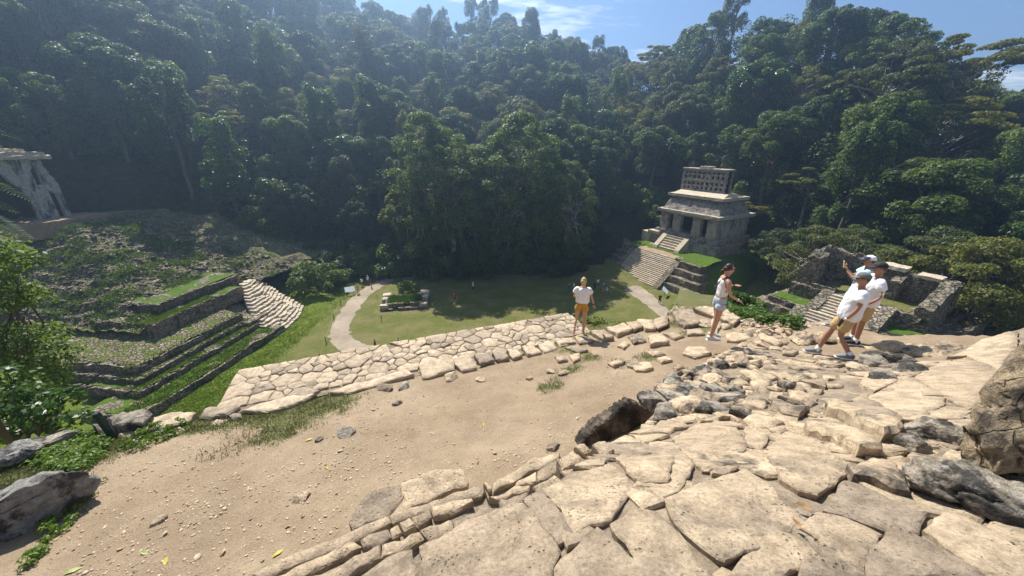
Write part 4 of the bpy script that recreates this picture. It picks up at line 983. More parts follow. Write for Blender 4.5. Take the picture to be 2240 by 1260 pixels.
for i, (z, L) in enumerate(STEPS):     # every step stone stands on the dirt; packed earth and rubble behind it, under the step above
    g = [P(a, b, EYE+z) for a, b in f7(L)]; cx_, cy_ = sum(p.x for p in g)/len(g), sum(p.y for p in g)/len(g); gz = terr(cx_, cy_)
    slab([(p.x, p.y) for p in g], lambda x, y, z=z: EYE+z, max(.25, EYE+z-gz+.12), M['slab'], SF, seed=100+i, st=.05, rough=.014, edge=.010, jit=.009, name='step_stone')
    if z < -3.3: continue
    hl = hull([(p.x, p.y) for p in g]+[(p.x+SU*.24, p.y-CU*.24) for p in g]); n_ = len(hl)
    core.loft([[(a, b, gz-.1) for a, b in hl], [(a, b, EYE+z-.05) for a, b in hl]])
core.build('stair_core', M['bed'], SF)
# hidden body of the stair below the step stones
mb = MB()
for v0, v1, z in ((-.6,.55,-2.35),(.55,.95,-2.75),(.95,1.45,-3.1)):
    q = [xy(-2.6,v0), xy(2.0,v0), xy(2.0,v1), xy(-2.6,v1)]; mb.hexa([(a, b, EYE-4.6) for a, b in q], [(a, b, EYE+z) for a, b in q])
mb.build('stair_core', M['bed'], SF)

# Voronoi flagging: paved landing and rubble
def clip(poly, m, nn):
    out = []
    for i in range(len(poly)):
        a, b = poly[i], poly[(i+1) % len(poly)]; da, db = (a-m).dot(nn), (b-m).dot(nn)
        if da <= 0: out.append(a)
        if (da < 0 < db) or (db < 0 < da): out.append(a.lerp(b, da/(da-db)))
    return out
def cells(seeds, region, weights=None, reach=3.0, gap=0.0):
    res = []
    for i, s in enumerate(seeds):
        poly = [p.copy() for p in region]
        for j, q in enumerate(seeds):
            if i == j: continue
            d = q-s
            if d.length > reach: continue
            w_ = .5 if weights is None else weights[i]/(weights[i]+weights[j]); poly = clip(poly, s+d*w_-d.normalized()*gap*.5, d)
            if len(poly) < 3: break
        res.append(poly if len(poly) >= 3 else None)
    return res
def shrink(poly, g):
    c = sum(poly, Vector((0,0)))/len(poly); return [p+(c-p).normalized()*min(g, (p-c).length*.35) for p in poly]
def seedpts(region, dmin, dmax, n, rng, stretch=1.0):
    x0, x1, y0, y1 = min(p.x for p in region), max(p.x for p in region), min(p.y for p in region), max(p.y for p in region); S_ = []; W_ = []
    for t in range(n):
        q = Vector((rng.uniform(x0, x1), rng.uniform(y0, y1))); r = rng.uniform(dmin, dmax) if rng.random() < .75 else dmax*1.25
        if inside(region, q.x, q.y) and all((q-s).length > .5*(r+w_) for s, w_ in zip(S_, W_)): S_.append(q); W_.append(r)
    return S_, W_
KERB = [f3(L) for L in ([(225,890),(330,850),(700,745),(745,780),(560,830),(360,895)], [(770,712),(960,672),(990,702),(990,745),(830,797),(795,800)], [(985,682),(1060,657),(1120,700),(1130,738),(1040,760),(1000,722)], [(1110,657),(1210,642),(1238,690),(1150,715)], [(1222,642),(1300,627),(1330,675),(1250,690)], [(1312,627),(1370,612),(1408,658),(1350,680)],
   [(1400,603),(1480,600),(1530,648),(1440,660)], [(1500,592),(1600,577),(1620,623),(1540,645)], [(1612,572),(1730,567),(1742,590),(1640,610)])]
LG = empty('paved_landing', (0,0,0), kind='structure')
rj = random.Random(6); rg = [Vector(xy(*q)) for q in [(-3.35,7.75),(-1.2,7.75),(1.2,7.75),(5.4,7.7)]+[(5.5-.45*i, 9.22+rj.uniform(-.07,.07)) for i in range(19)]+[(-3.3,8.9),(-3.5,8.4)]]
rng = random.Random(21); sd, ws = seedpts(rg, .13, .36, 14000, rng)
kxy = [[Vector((P(a, b, EYE-4.9).x, P(a, b, EYE-4.9).y)) for a, b in L] for L in KERB]
for i, (c_, s_) in enumerate(zip(cells(sd, [Vector(xy(*q)) for q in ((-3.5,7.7),(5.5,7.7),(5.5,9.28),(-3.5,9.28))], ws, 1.6, .016), sd)):
    if not c_ or any(inside(k_, s_.x, s_.y) for k_ in kxy): continue
    if rng.random() < .035: continue
    zz_ = EYE-4.97+rng.uniform(-.022,.018); slab(shrink(c_, .0), lambda x, y, z=zz_: z, .14, M['pave'], LG, 'paving_stone', 300+i, .12, .010, .010, .012)
lb = MB(); q = [xy(-3.4,7.5), xy(5.5,7.5), xy(5.5,9.24), xy(-3.3,9.24)]; lb.hexa([(a, b, EYE-6.5) for a, b in q], [(a, b, EYE-5.0) for a, b in q]); lb.build('landing_bed', M['bed'], LG)
for i, L in enumerate(KERB): flatslab(L, -4.86 if i else -4.9, .3, 'pave', LG, seed=700+i, st=.09, rough=.014, edge=.02, jit=.012, name='kerb_slab')
for i, L in enumerate(([(-110,960),(40,872),(100,857),(170,875),(90,930),(0,965),(-60,985)],)): flatslab(f3(L), -4.95, .25, 'pave', LG, seed=730+i, st=.09, rough=.014, edge=.02, name='kerb_slab')
EDGE = [(-4.93,'pave',[(1470,105),(1580,60),(1760,20),(1940,0),(1800,70),(1640,115)]), (-4.92,'pave',[(1220,140),(1250,90),(1460,60),(1470,80),(1390,130),(1290,145)]), (-4.9,'pave',[(870,200),(920,150),(1100,105),(1200,110),(1150,170),(1000,215),(890,230)]), (-4.92,'pave',[(720,250),(870,195),(900,235),(820,265),(740,270)]),
 (-4.9,'dark_rock',[(560,190),(640,180),(720,220),(700,235),(600,240)]), (-4.75,'dark_rock',[(650,150),(750,110),(910,100),(930,120),(870,180),(700,190)]), (-4.93,'pave',[(970,275),(1150,190),(1160,230),(1080,290),(990,300)]), (-4.95,'pave',[(1245,225),(1330,155),(1400,150),(1340,210),(1270,235)]), (-4.85,'dark_rock',[(40,340),(200,270),(330,240),(480,220),(300,300),(90,350)]), (-4.85,'pave',[(565,455),(640,390),(700,375),(690,440),(600,490)]),
 (-4.93,'pave',[(1400,130),(1470,118),(1480,150),(1420,160)]), (-4.96,'pave',[(1020,370),(1080,340),(1100,360),(1050,390)]), (-4.95,'pave',[(1850,120),(1915,95),(1915,115),(1870,130)]), (-4.95,'rubble',[(2080,100),(2140,80),(2150,100),(2090,118)])]
for i, (z, mt, L) in enumerate(EDGE): flatslab(f8(L), z, .3, mt, TG, seed=760+i, st=.09, rough=.018, edge=.025, jit=.015, name='edging_stone')
# flat stones set in the earth by the two women
SETS = [[(720,380),(880,345),(930,430),(830,450),(780,420)], [(610,400),(680,390),(730,440),(665,470),(640,440)], [(535,415),(600,405),(655,465),(590,468)], [(470,430),(530,420),(580,455),(520,475)], [(350,460),(460,432),(515,470),(420,503)], [(250,482),(340,472),(400,520),(330,530)], [(875,340),(1060,337),(1180,400),(1130,440),(1000,385)],
 [(610,512),(690,497),(738,545),(620,565)], [(840,462),(930,457),(958,490),(850,495)], [(482,500),(560,490),(598,530),(520,548)], [(820,610),(850,567),(960,572),(998,610),(890,635)], [(512,690),(560,662),(630,667),(640,700),(590,715),(532,712)], [(360,670),(430,642),(470,660),(400,690)], [(420,560),(460,532),(500,545),(460,578)],
 [(40,520),(140,512),(168,540),(70,555)], [(152,500),(230,492),(278,530),(190,548)], [(100,570),(180,557),(243,590),(180,600)], [(122,620),(190,607),(195,640),(150,660)], [(36,625),(90,617),(118,650),(60,660)], [(1250,490),(1310,487),(1430,545),(1400,560),(1300,520)], [(1082,490),(1200,472),(1248,500),(1150,535),(1090,530)], [(1430,592),(1530,597),(1500,615),(1430,610)],
 [(700,485),(760,478),(830,500),(770,520)], [(1000,395),(1060,420),(1030,480),(990,430)], [(1040,430),(1090,420),(1120,445),(1070,455)], [(600,600),(680,595),(720,615),(640,622)], [(660,640),(720,625),(760,650),(690,665)], [(760,690),(810,665),(830,690),(780,715)]]
both = lambda x, y: max(terr(x, y), plat(x, y) if inside(bo, x, y) else -99)
for i, L in enumerate(SETS): pxslab(f5(L), both, .3, 'slab' if i % 3 else 'rubble', TG, lift=.13 if i < 8 else .07, seed=800+i, st=.09, rough=.014, edge=.02, jit=.012, name='set_stone')
# rubble of the collapsed stair
rp = f5([(930,690),(1060,620),(1180,578),(1300,600),(1450,680),(1600,720),(1700,800),(1650,900),(1560,985),(1400,1075),(1290,1080),(1100,1020),(920,1035),(800,985),(720,900),(640,820),(720,760)])
rr = []
for a, b in rp: q = onto(a, b, plat); rr.append(Vector((q.x, q.y)))
rng = random.Random(33); sd, ws = seedpts(rr, .13, .27, 9000, rng)
for i, (c_, s_) in enumerate(zip(cells(sd, rr, ws, 1.2, .03), sd)):
    if not c_ or rng.random() < .12: continue
    px_, py_, _ = proj((s_.x, s_.y, plat(s_.x, s_.y))); dk = px_ < 1560+rng.uniform(-80, 60) and py_ < 900 or rng.random() < .12
    tx, ty, up = rng.uniform(-.28,.28), rng.uniform(-.28,.28), rng.uniform(.0,.09)+(.05 if dk else 0)
    slab(shrink(c_, .0), lambda x, y, s_=s_, tx=tx, ty=ty, up=up: plat(s_.x, s_.y)+up+tx*(x-s_.x)+ty*(y-s_.y)+.5*(plat(x, y)-plat(s_.x, s_.y)), .25, M['dark_rock' if dk and rng.random() < .6 else 'rubble'], SF, 'stone', 1000+i, .07, .016, .024, .012, dome=rng.uniform(.0,.04))
# cracked thin flags right of the rubble and around the men
rp2 = f5([(1180,560),(1260,500),(1480,470),(1640,410),(1800,395),(1900,470),(2210,600),(2240,640),(2240,760),(2060,790),(1930,880),(1700,760),(1610,700),(1450,660),(1300,585)])
rr2 = []
for a, b in rp2: q = onto(a, b, plat); rr2.append(Vector((q.x, q.y)))
sd, ws = seedpts(rr2, .2, .5, 9000, rng)
for i, (c_, s_) in enumerate(zip(cells(sd, rr2, ws, 2, .022), sd)):
    if not c_ or rng.random() < .2: continue
    up = rng.uniform(-.02,.05); slab(shrink(c_, .0), lambda x, y, up=up: plat(x, y)+up, .2, M['rubble' if rng.random() < .5 else 'slab'], SF, 'flagstone', 1400+i, .1, .014, .02, .014)
# smaller stones wedged between the big slabs
bigxy = []
for L in BIG:
    g_ = [onto(a, b, plat) for a, b in L]; bigxy.append([Vector((p.x, p.y)) for p in g_])
sd, ws = seedpts(bo, .10, .34, 26000, rng)
def used(q): return inside(rr, q.x, q.y) or inside(rr2, q.x, q.y) or any(inside(b_, q.x, q.y) for b_ in bigxy) or q.y < -.3 or q.x > 6.8
free = [not used(q) for q in sd]
for i, (c_, s_) in enumerate(zip(cells(sd, bo, ws, 1.4, .014), sd)):
    if not c_ or not free[i] or rng.random() < .1: continue
    up = rng.uniform(.014,.032); slab(shrink(c_, .0), lambda x, y, up=up: plat(x, y)+up, .12, M['slab' if rng.random() < .7 else 'rubble'], SF, 'filler_stone', 2000+i, .09, .012, .012, .008)

# ------------------------------------------------------------------ boulders
def boulder(name, loc, size, rz, seed, mat, label, cuts=10, lo=.55, hi=.9, tilt=(0,0), parent=None, cat='rock', amp=1.0, strat=0):
    rng = random.Random(seed); bm = bmesh.new(); bmesh.ops.create_icosphere(bm, subdivisions=5, radius=1.0)
    pl = [(Vector((rng.gauss(0,1), rng.gauss(0,1), rng.gauss(0,.8))).normalized(), rng.uniform(lo, hi)) for i in range(cuts)]; sd = Vector((seed*3.1, seed, 0)); S3 = Vector(size)
    pl += [(Vector((rng.gauss(0,1), rng.gauss(0,1), rng.gauss(0,.8))).normalized(), rng.uniform(hi-.02, hi+.12)) for i in range(16)]
    sc_ = max(S3)
    for v in bm.verts:
        for d, k in pl:
            e = v.co.dot(d)
            if e > k: v.co -= d*(e-k)
        p = Vector((v.co.x*S3.x, v.co.y*S3.y, v.co.z*S3.z)); nn = v.co.normalized(); w_ = p/sc_
        q = .05*noise.noise(w_*2.5+sd)+.035*noise.noise(w_*7+sd)+.022*noise.noise(w_*17+sd)
        q -= .07*max(0, 1-abs(noise.noise(w_*3.2+sd*2))/.10)+.03*max(0, 1-abs(noise.noise(w_*8+sd*3))/.10)
        if strat: q += .03*math.sin(w_.z*strat+3*noise.noise(w_*3))
        v.co = p+nn*q*amp*sc_
    m = bpy.data.meshes.new(name); bm.to_mesh(m); bm.free(); m.materials.append(M[mat]); m.polygons.foreach_set('use_smooth', [True]*len(m.polygons))
    o = link(name, m, parent); o.location = loc; o.rotation_euler = (tilt[0], tilt[1], rz)
    if label: tag(o, label, cat)
    return o
q = onto(70, 1150, terr, -4); boulder('boulder', q+Vector((-.1,.05,.22)), (.80,.52,.46), R(60), 3, 'grey_rock', 'large grey lichen-spotted boulder at the lower left corner', tilt=(.1,-.1), lo=.42, hi=.8)
q = onto(15, 1050, terr, -4.5); boulder('boulder', q+Vector((-.45,.5,.05)), (.32,.26,.16), R(20), 5, 'grey_rock', 'smaller grey boulder behind the large lower-left boulder')
q = onto(2150, 1120, plat, -1.7); boulder('boulder', q+Vector((.10,.02,.04)), (.40,.17,.15), R(-28), 8, 'dark_rock', 'black and white pitted boulder on the slabs at the lower right', lo=.65, amp=1.1)
q = onto(2060, 965, plat, -2); boulder('boulder', q+Vector((0,.02,.03)), (.26,.17,.13), R(-20), 11, 'dark_rock', 'white-topped dark boulder left of the upright rock', lo=.65)
q = onto(1990, 985, plat, -2); boulder('boulder', q+Vector((0,0,.02)), (.12,.10,.10), R(10), 13, 'dark_rock', 'small rounded grey rock in front of the white-topped boulder')
q = onto(2205, 1075, plat, -1.9); boulder('upright_rock', q+Vector((.27,.22,.28)), (.18,.2,.60), R(25), 17, 'wall_rock', 'tall upright weathered rock at the right edge', lo=.6, tilt=(-.1,.30), amp=1.2)
q = onto(2215, 900, plat, -2); boulder('upright_rock', q+Vector((.33,.14,.28)), (.17,.18,.34), R(-15), 19, 'wall_rock', 'tan block standing on the right-edge wall remnant', lo=.6, tilt=(0,.3))
q = onto(2215, 1010, plat, -2); boulder('upright_rock', q+Vector((.16,.05,.08)), (.22,.16,.26), R(-15), 29, 'dark_rock', 'dark block at the base of the upright rock', lo=.6, tilt=(0,.2))
# broken end of the balustrade: shaded rock face turned to the camera, shade painted into its colour
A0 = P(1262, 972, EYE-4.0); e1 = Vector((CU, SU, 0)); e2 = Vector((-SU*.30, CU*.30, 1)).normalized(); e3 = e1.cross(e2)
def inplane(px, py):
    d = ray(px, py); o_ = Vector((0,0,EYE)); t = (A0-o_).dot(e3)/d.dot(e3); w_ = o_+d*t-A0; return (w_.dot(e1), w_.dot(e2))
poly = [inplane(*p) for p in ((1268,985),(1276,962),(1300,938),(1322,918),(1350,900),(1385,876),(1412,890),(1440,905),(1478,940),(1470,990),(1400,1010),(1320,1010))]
o = slab(poly, lambda x, y: .03*nz(x, y, 0, 4), .22, M['painted_shade_rock'], None, 'balustrade_end', 5, .035, .035, .02, .025)
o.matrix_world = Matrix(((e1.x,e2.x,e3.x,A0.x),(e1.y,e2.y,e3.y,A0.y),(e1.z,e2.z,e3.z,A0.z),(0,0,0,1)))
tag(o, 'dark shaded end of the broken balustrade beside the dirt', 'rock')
for i, (a, b, s, dz, mt) in enumerate(((1440,885,.22,-3.3,'dark_rock'),(1480,850,.20,-3.35,'dark_rock'),(1515,828,.17,-3.45,'dark_rock'),(1455,915,.2,-2.95,'dark_rock'),(1495,905,.24,-2.95,'rubble'),(1540,880,.22,-3.1,'rubble'),(1475,880,.2,-3.2,'dark_rock'),(1560,840,.2,-3.35,'rubble'),(1580,805,.18,-3.5,'dark_rock'),(1620,790,.2,-3.5,'rubble'),(1525,860,.18,-3.2,'dark_rock'))):
    q = onto(a, b, plat); rng = random.Random(i); boulder('stone', (q.x, q.y, q.z+.03), (s*1.25, s*.85, s*.55), rng.uniform(0,3), 30+i, mt, None, cuts=9, lo=.5, parent=SF, amp=.8, tilt=(rng.uniform(-.3,.3), rng.uniform(-.3,.3)))
# rocks by the woman in denim shorts and at the men's feet
for i, (a, b, s, mt) in enumerate(((1608,700,.26,'dark_rock'),(1540,712,.2,'rubble'),(1660,757,.14,'rubble'),(1760,745,.32,'rubble'),(1800,742,.25,'rubble'),(1905,800,.25,'dark_rock'),(1950,795,.3,'dark_rock'),(1930,830,.18,'dark_rock'),(1880,810,.15,'rubble'),(1985,815,.2,'dark_rock'),(2020,775,.3,'rubble'),(2070,765,.25,'rubble'),(1940,765,.3,'rubble'),(1725,768,.12,'rubble'))):
    q = onto(a, b, both); rng = random.Random(i+40); boulder('stone', (q.x, q.y, q.z+.02), (s*1.25, s*.9, s*.55), rng.uniform(0,3), 60+i, mt, None, cuts=9, lo=.5, parent=SF, amp=.8, tilt=(rng.uniform(-.2,.2), rng.uniform(-.2,.2)))
# small rubble heap at the edge behind them
rng = random.Random(9); c_ = onto(1680, 718, both); RH = empty('rubble_heap', c_, 0, 'low heap of small grey stones beside the green bank', 'rubble')
for i in range(80):
    a, b = rng.uniform(1622, 1735), rng.uniform(700, 735); q = onto(a, b, both); s = rng.uniform(.05,.11); o = link('stone', rmesh(ROCKS[i % 14], 'rubble'), RH); o.location = q+Vector((0,0,.04))-c_; o.rotation_euler = rot(rng, .6); o.scale = (s*1.3, s, s)

# ------------------------------------------------------------------ loose stones, pebbles, leaves on the dirt
LOOSE = [(757,950,.17,'dark_rock','dark wedge-shaped stone alone in the middle of the dirt'),(697,964,.07,'dark_rock','small dark stone left of the dark wedge-shaped stone'),(1207,980,.13,'slab','pale pyramid-shaped stone beside the step edge'),(657,1092,.13,'rubble','flat pale stone lying in the gravel below the long dirt streak'),(845,852,.20,'rubble','angular stone left of a darker one beside the kerb slabs'),(882,848,.17,'dark_rock','dark lump of rock beside the kerb slabs'),(985,828,.20,'rubble','flat stone leaning under the thick kerb slab'),(1052,832,.12,'rubble','stone on the dirt in front of the kerb, right of the thick slab'),(1205,815,.11,'rubble','left stone of the small trio on the dirt below the kerb'),(1232,818,.13,'rubble','right stone of the small trio on the dirt below the kerb'),(1158,830,.09,'slab','front stone of the small trio on the dirt below the kerb'),(345,1142,.10,'rubble','small stone in the gravel right of the large boulder'),(868,884,.10,'dark_rock','small dark stone near the grassy fringe of the dirt'),(1390,805,.22,'slab','flat stone lying on the dirt near the rubble')]
for i, (a, b, s, mt, lb_) in enumerate(LOOSE):
    q = onto(a, b, terr); rng = random.Random(i+70); boulder('loose_stone', (q.x, q.y, q.z+.02), (s*1.2, s*.8, s*.5), rng.uniform(0,3), 90+i, mt, lb_, cuts=9, lo=.45, cat='stone', amp=.6)
TINY = [rockmesh(200+i, 1, 4, .6, .1) for i in range(6)]
rng = random.Random(15); it = []
DP = [(0,1010),(230,940),(520,885),(720,862),(920,815),(1180,775),(1400,745),(1530,745),(1640,770),(1470,815),(1380,870),(1265,968),(1030,1060),(770,1150),(600,1262),(60,1262),(170,1090)]
n_ = 0
while n_ < 4200:
    a, b = rng.uniform(0, 1640), rng.uniform(740, 1262)
    if not inside(DP, a, b): continue
    q = onto(a, b, terr, -4.2)
    if rng.random() > .35+.9*max(0, nz(q.x, q.y, 1, .7)+.25): continue
    s = .005+.018*rng.random()**3.5
    if rng.random() < .02: s *= 2.0
    it.append((TINY[n_ % 6], (q.x, q.y, q.z+s*.2), rot(rng, .8), (s*1.4, s, s*.8))); n_ += 1
V, F = joined(it); tag(link('pebbles', npmesh('pebbles', V, F, M['pebble'] if 'pebble' in M else M['pave'])), 'loose gravel and pebbles strewn over the dirt terrace', 'gravel', kind='stuff')
def leafobj(a, b, fn, L, col, lb_, rz):
    q = onto(a, b, fn); mb = MB(); w_ = L*.22
    mb.v = [(0,-L/2,.004),(w_,-.1*L,.012),(w_*.6,.3*L,.016),(0,L/2,.006),(-w_*.6,.3*L,.016),(-w_,-.1*L,.012),(0,0,.004)]; mb.f = [(0,1,6),(1,2,6),(2,3,6),(3,4,6),(4,5,6),(5,0,6)]
    o = mb.build('fallen_leaf', M[col]); o.location = q+Vector((0,0,.005)); o.rotation_euler = (.1,.1,rz); tag(o, lb_, 'leaf')
M['yleaf'] = plain('yellow_leaf', (.50,.38,.07), .6); M['bleaf'] = plain('brown_leaf', (.36,.20,.08), .7); M['gleaf'] = plain('pale_green_leaf', (.32,.34,.12), .6)
for a, b, fn, L, c_, lb_, rz in ((608,1212,terr,.12,'yleaf','yellow leaf on the gravel beside the bottom step stones',2.6),(363,1229,terr,.10,'yleaf','round yellow leaf on the gravel near the bottom edge',.5),(316,1211,terr,.10,'gleaf','pale green leaf on the gravel left of the yellow leaf',1.4),(676,963,terr,.12,'yleaf','thin yellow leaf on the dirt near the dark wedge stone',2.4),(715,1024,terr,.08,'yleaf','small yellow leaf in the middle of the dirt',1.0),(160,1250,terr,.14,'gleaf','slender pale leaf at the bottom left of the dirt',2.2),(1758,1112,lambda x, y: plat(x, y)+.05,.085,'bleaf','dry curled brown leaf between two big slabs',1.2),(1742,1150,lambda x, y: plat(x, y)+.05,.05,'bleaf','small rust-coloured leaf below the curled leaf',.3),(1057,928,terr,.08,'yleaf','small yellow leaf in the dirt beside the steps',.3)): leafobj(a, b, fn, L, c_, lb_, rz)
# short dry grass and weeds on the terrace edge
rng = random.Random(77); pts = []
while len(pts) < 5200:
    a, b = rng.uniform(0, 1500), rng.uniform(690, 1110)
    q = onto(a, b, terr, -4.6); g_ = ground_cover(q.x, q.y)
    if rng.random() < (g_-.25)*1.1 and uv(q.x, q.y)[1] < 9.2: pts.append((q.x, q.y, q.z-.005))
o = tufts('terrace_grass', pts, .05, M['blade_dry'] if 'blade_dry' in M else M['blade'], 'short dry grass along the edge of the dirt terrace', 7, .006, .05)
rng = random.Random(5); pts = []
for i in range(160):
    u, v = rng.uniform(-3.2, 5.4), rng.choice([rng.uniform(7.35,7.6), rng.uniform(7.6,9.2)]); x, y = xy(u, v); pts.append((x, y, EYE-5.02))
tufts('joint_grass', pts, .06, M['blade'], 'small grass tufts in the joints of the paved landing', 9, .006, .03)
def weeds(name, poly, n, size, rad, mat, label, fn=terr, lift=.1, per=26):
    rng = random.Random(n); r2 = np.random.default_rng(n); ch = []; k = 0
    xs_, ys_ = [p[0] for p in poly], [p[1] for p in poly]
    while k < n:
        a, b = rng.uniform(min(xs_), max(xs_)), rng.uniform(min(ys_), max(ys_))
        if not inside(poly, a, b): continue
        q = onto_first(a, b, fn); r_ = rad*rng.uniform(.6,1.3); ch.append(leaves(r2, (q.x, q.y, q.z+lift*rng.uniform(.2,1.2)), (r_, r_, r_*.7), per, size, up=.7)); k += 1
    tag(link(name, leafmesh(name, ch, M[mat])), label, 'weeds', kind='stuff')
weeds('edge_weeds', [(-60,1000),(110,962),(215,945),(255,980),(200,1030),(130,1040),(40,1015),(-60,1040)], 210, .028, .10, 'weed', 'bright green weeds around the short post at the left')
weeds('edge_weeds', [(130,1085),(185,1070),(240,1045),(190,1110),(120,1190),(60,1262),(40,1262),(100,1160)], 60, .02, .06, 'leafD', 'thin fringe of weeds right of the large boulder')
weeds('edge_weeds', [(250,985),(330,935),(420,915),(430,935),(300,990)], 60, .022, .06, 'leafD', 'weeds between the edging stones right of the post')
weeds('bank_weeds', [(1585,655),(1640,650),(1700,672),(1750,705),(1735,722),(1650,706),(1600,692)], 420, .045, .17, 'weed', 'bright green weedy bank between the denim-shorts woman and the men', lift=.15)
weeds('ledge_weeds', [(1235,700),(1340,685),(1480,672),(1530,680),(1430,690),(1300,712)], 90, .03, .09, 'weed', 'strip of weeds along the lower ledge right of the blonde woman')
for i, (a, b, s, tx) in enumerate(((1606,655,.20,'dark leafy vine bush hanging just right of the denim-shorts woman'),(1630,680,.15,'low leafy bush at the near end of the green bank'),(1618,630,.15,'upper leafy tip of the vine bush right of the denim-shorts woman'))):
    q = onto_first(a, b+20, terr); tree('bush', i, (q.x, q.y, q.z-.3), s, label=tx, cat='bush', mat='leafD')

# ------------------------------------------------------------------ near shrubs at the left edge
def nearcrown(name, stem, puffs, size, per, mat, label, cat='tree', r0=.12, seed=1):
    rng = np.random.default_rng(seed); ch = []; root = empty(name, stem, 0, label, cat); mb = MB(); st = Vector(stem)
    c0 = sum((Vector(p[0]) for p in puffs), Vector())/len(puffs)-st
    limb(mb, rng, (0,0,-.5), c0*.7, r0, r0*.6, 7, .04)
    for c, r in puffs:
        d = Vector(c)-st; limb(mb, rng, c0*rng.uniform(.45,.7), d, r0*.4, .012, 5, .1); ch.append(leaves(rng, d, (r, r, r*.85), int(per*r*r), size, up=.5, shell=(.5,1.05)))
    mb.build('trunk', M['bark'], root, True); link('crown', leafmesh('crown', ch, M[mat]), root); return root
rng = random.Random(4); pf = []
for i in range(46):
    a, b = rng.uniform(-130, 130), rng.uniform(520, 850)
    if a > 30+ (b-520)*.38 or a > 150-(b-700)*.2: continue
    pf.append((tuple(PD(a, b, rng.uniform(12.5, 15.5))), rng.uniform(.45,.85)))
st = PD(-20, 800, 14); nearcrown('leafy_tree', (st.x, st.y, terr(st.x, st.y)), pf, .085, 620, 'leafA', 'leafy tree with small glossy leaves in front of the terraces, left edge', r0=.2)
pf = []
for i in range(30):
    a, b = rng.uniform(-140, 185), rng.uniform(815, 965)
    if b < 815+max(0, a)*.35 or b > 985-max(0,a)*.25: continue
    pf.append((tuple(PD(a, b, rng.uniform(9.0, 10.6))), rng.uniform(.28,.5)))
st = PD(40, 960, 9.8); nearcrown('bright_shrub', (st.x, st.y, min(st.z-.5, terr(st.x, st.y))), pf, .075, 700, 'leafD', 'sunlit bright green shrub below the leafy tree at the left edge', 'shrub', .08, 2)
# young tree with feathery fronds reaching into the frame
fr = empty('feathery_sapling', (PD(-190, 640, 6.4)), 0, 'feathery young tree with long fronds at the left edge', 'tree'); o0 = Vector(fr.location); mb = MB(); top = PD(-170, 270, 6.4)
mb.tube([o0-o0+Vector((0,0,-4)), Vector((0,0,0)), (top-o0)*.6+Vector((.05,.05,0)), top-o0], [.06,.05,.035,.012], 7); mb.build('trunk', M['bark'], fr, True)
rng = np.random.default_rng(8)
for i, (sx, sy, tx_, ty_) in enumerate(((-150,270,38,292),(-150,330,22,352),(-150,375,66,428),(-150,420,30,452),(-150,430,60,508),(-150,480,30,500),(-150,300,-10,300),(-150,420,12,395),(-150,500,40,540))):
    A_, B_ = PD(sx, sy, 6.4)-o0, PD(tx_, ty_, 6.1+.1*(i % 3))-o0; d = (B_-A_).normalized(); sd_ = d.cross(Vector((0,0,1))).normalized(); mbf = MB(); ptsf = []
    for k in range(9): t = k/8; ptsf.append(A_.lerp(B_, t)+Vector((0,0,.10*math.sin(math.pi*t)-.10*t*t)))
    mbf.tube(ptsf, [.008-.0007*k for k in range(9)], 5); frn = mbf.build('frond', M['leafD'], fr); V = []
    for k in range(30):
        t = .15+.85*k/29; f_ = t*8; a = int(min(7, f_)); p = Vector(ptsf[a]).lerp(Vector(ptsf[a+1]), f_-a); L = .20*math.sin(math.pi*(.12+.80*t))
        for s in (-1, 1):
            e = (sd_*s*.9+d*.75+Vector((0,0,-.12+.2*rng.normal()*.3))).normalized(); w_ = d*.018; V += [p, p+e*L*.5+w_, p+e*L, p+e*L*.5-w_]
    V = np.array([tuple(p) for p in V]); link('leaflets', npmesh('leaflets', V, np.arange(len(V)).reshape(-1, 4), M['leafD']), frn)

# ------------------------------------------------------------------ post, boards, rope fences
M['green_paint'] = plain('dark_green_paint', (.018,.035,.028), .5, .4, .2, 20); M['board'] = plain('board_white', (.62,.66,.68), .5, .4, .08, 3); M['steel'] = plain('steel_grey', (.2,.2,.2), .5)
q = P(252, 966, EYE-5.0); q.z = terr(q.x, q.y)
mb = MB(); mb.rbox(-.035, .035, -.035, .035, -.2, .62, .1, .004, 1); po = mb.build('short_post', M['green_paint']); po.location = q; po.rotation_euler = (0, R(-6), .3); tag(po, 'short dark green post among weeds at the terrace edge', 'post')
def board(a, b, rz, lb_, w_=1.25, h_=.8):
    o = empty('information_board', P(a, b, 0), rz, lb_, 'sign'); mb = MB(); c_ = math.cos(R(40)); s_ = math.sin(R(40))
    mb.hexa([(-w_/2,-h_/2*c_,1.0-h_/2*s_),(w_/2,-h_/2*c_,1.0-h_/2*s_),(w_/2,h_/2*c_,1.0+h_/2*s_),(-w_/2,h_/2*c_,1.0+h_/2*s_)], [(-w_/2,-h_/2*c_-.02,1.03-h_/2*s_),(w_/2,-h_/2*c_-.02,1.03-h_/2*s_),(w_/2,h_/2*c_-.02,1.03+h_/2*s_),(-w_/2,h_/2*c_-.02,1.03+h_/2*s_)]); mb.build('panel', M['board'], o)
    for s in (-1, 1): mb = MB(); mb.tube([(s*w_*.35,0,-.05),(s*w_*.35,0,.98)], .035, 8); mb.build('leg', M['steel'], o)
board(767, 645, R(30), 'pale information board beside the gravel path, left', 1.5, 1.0); board(1453, 647, R(60), 'white information board below the roof-comb temple stair', 1.7, 1.1)
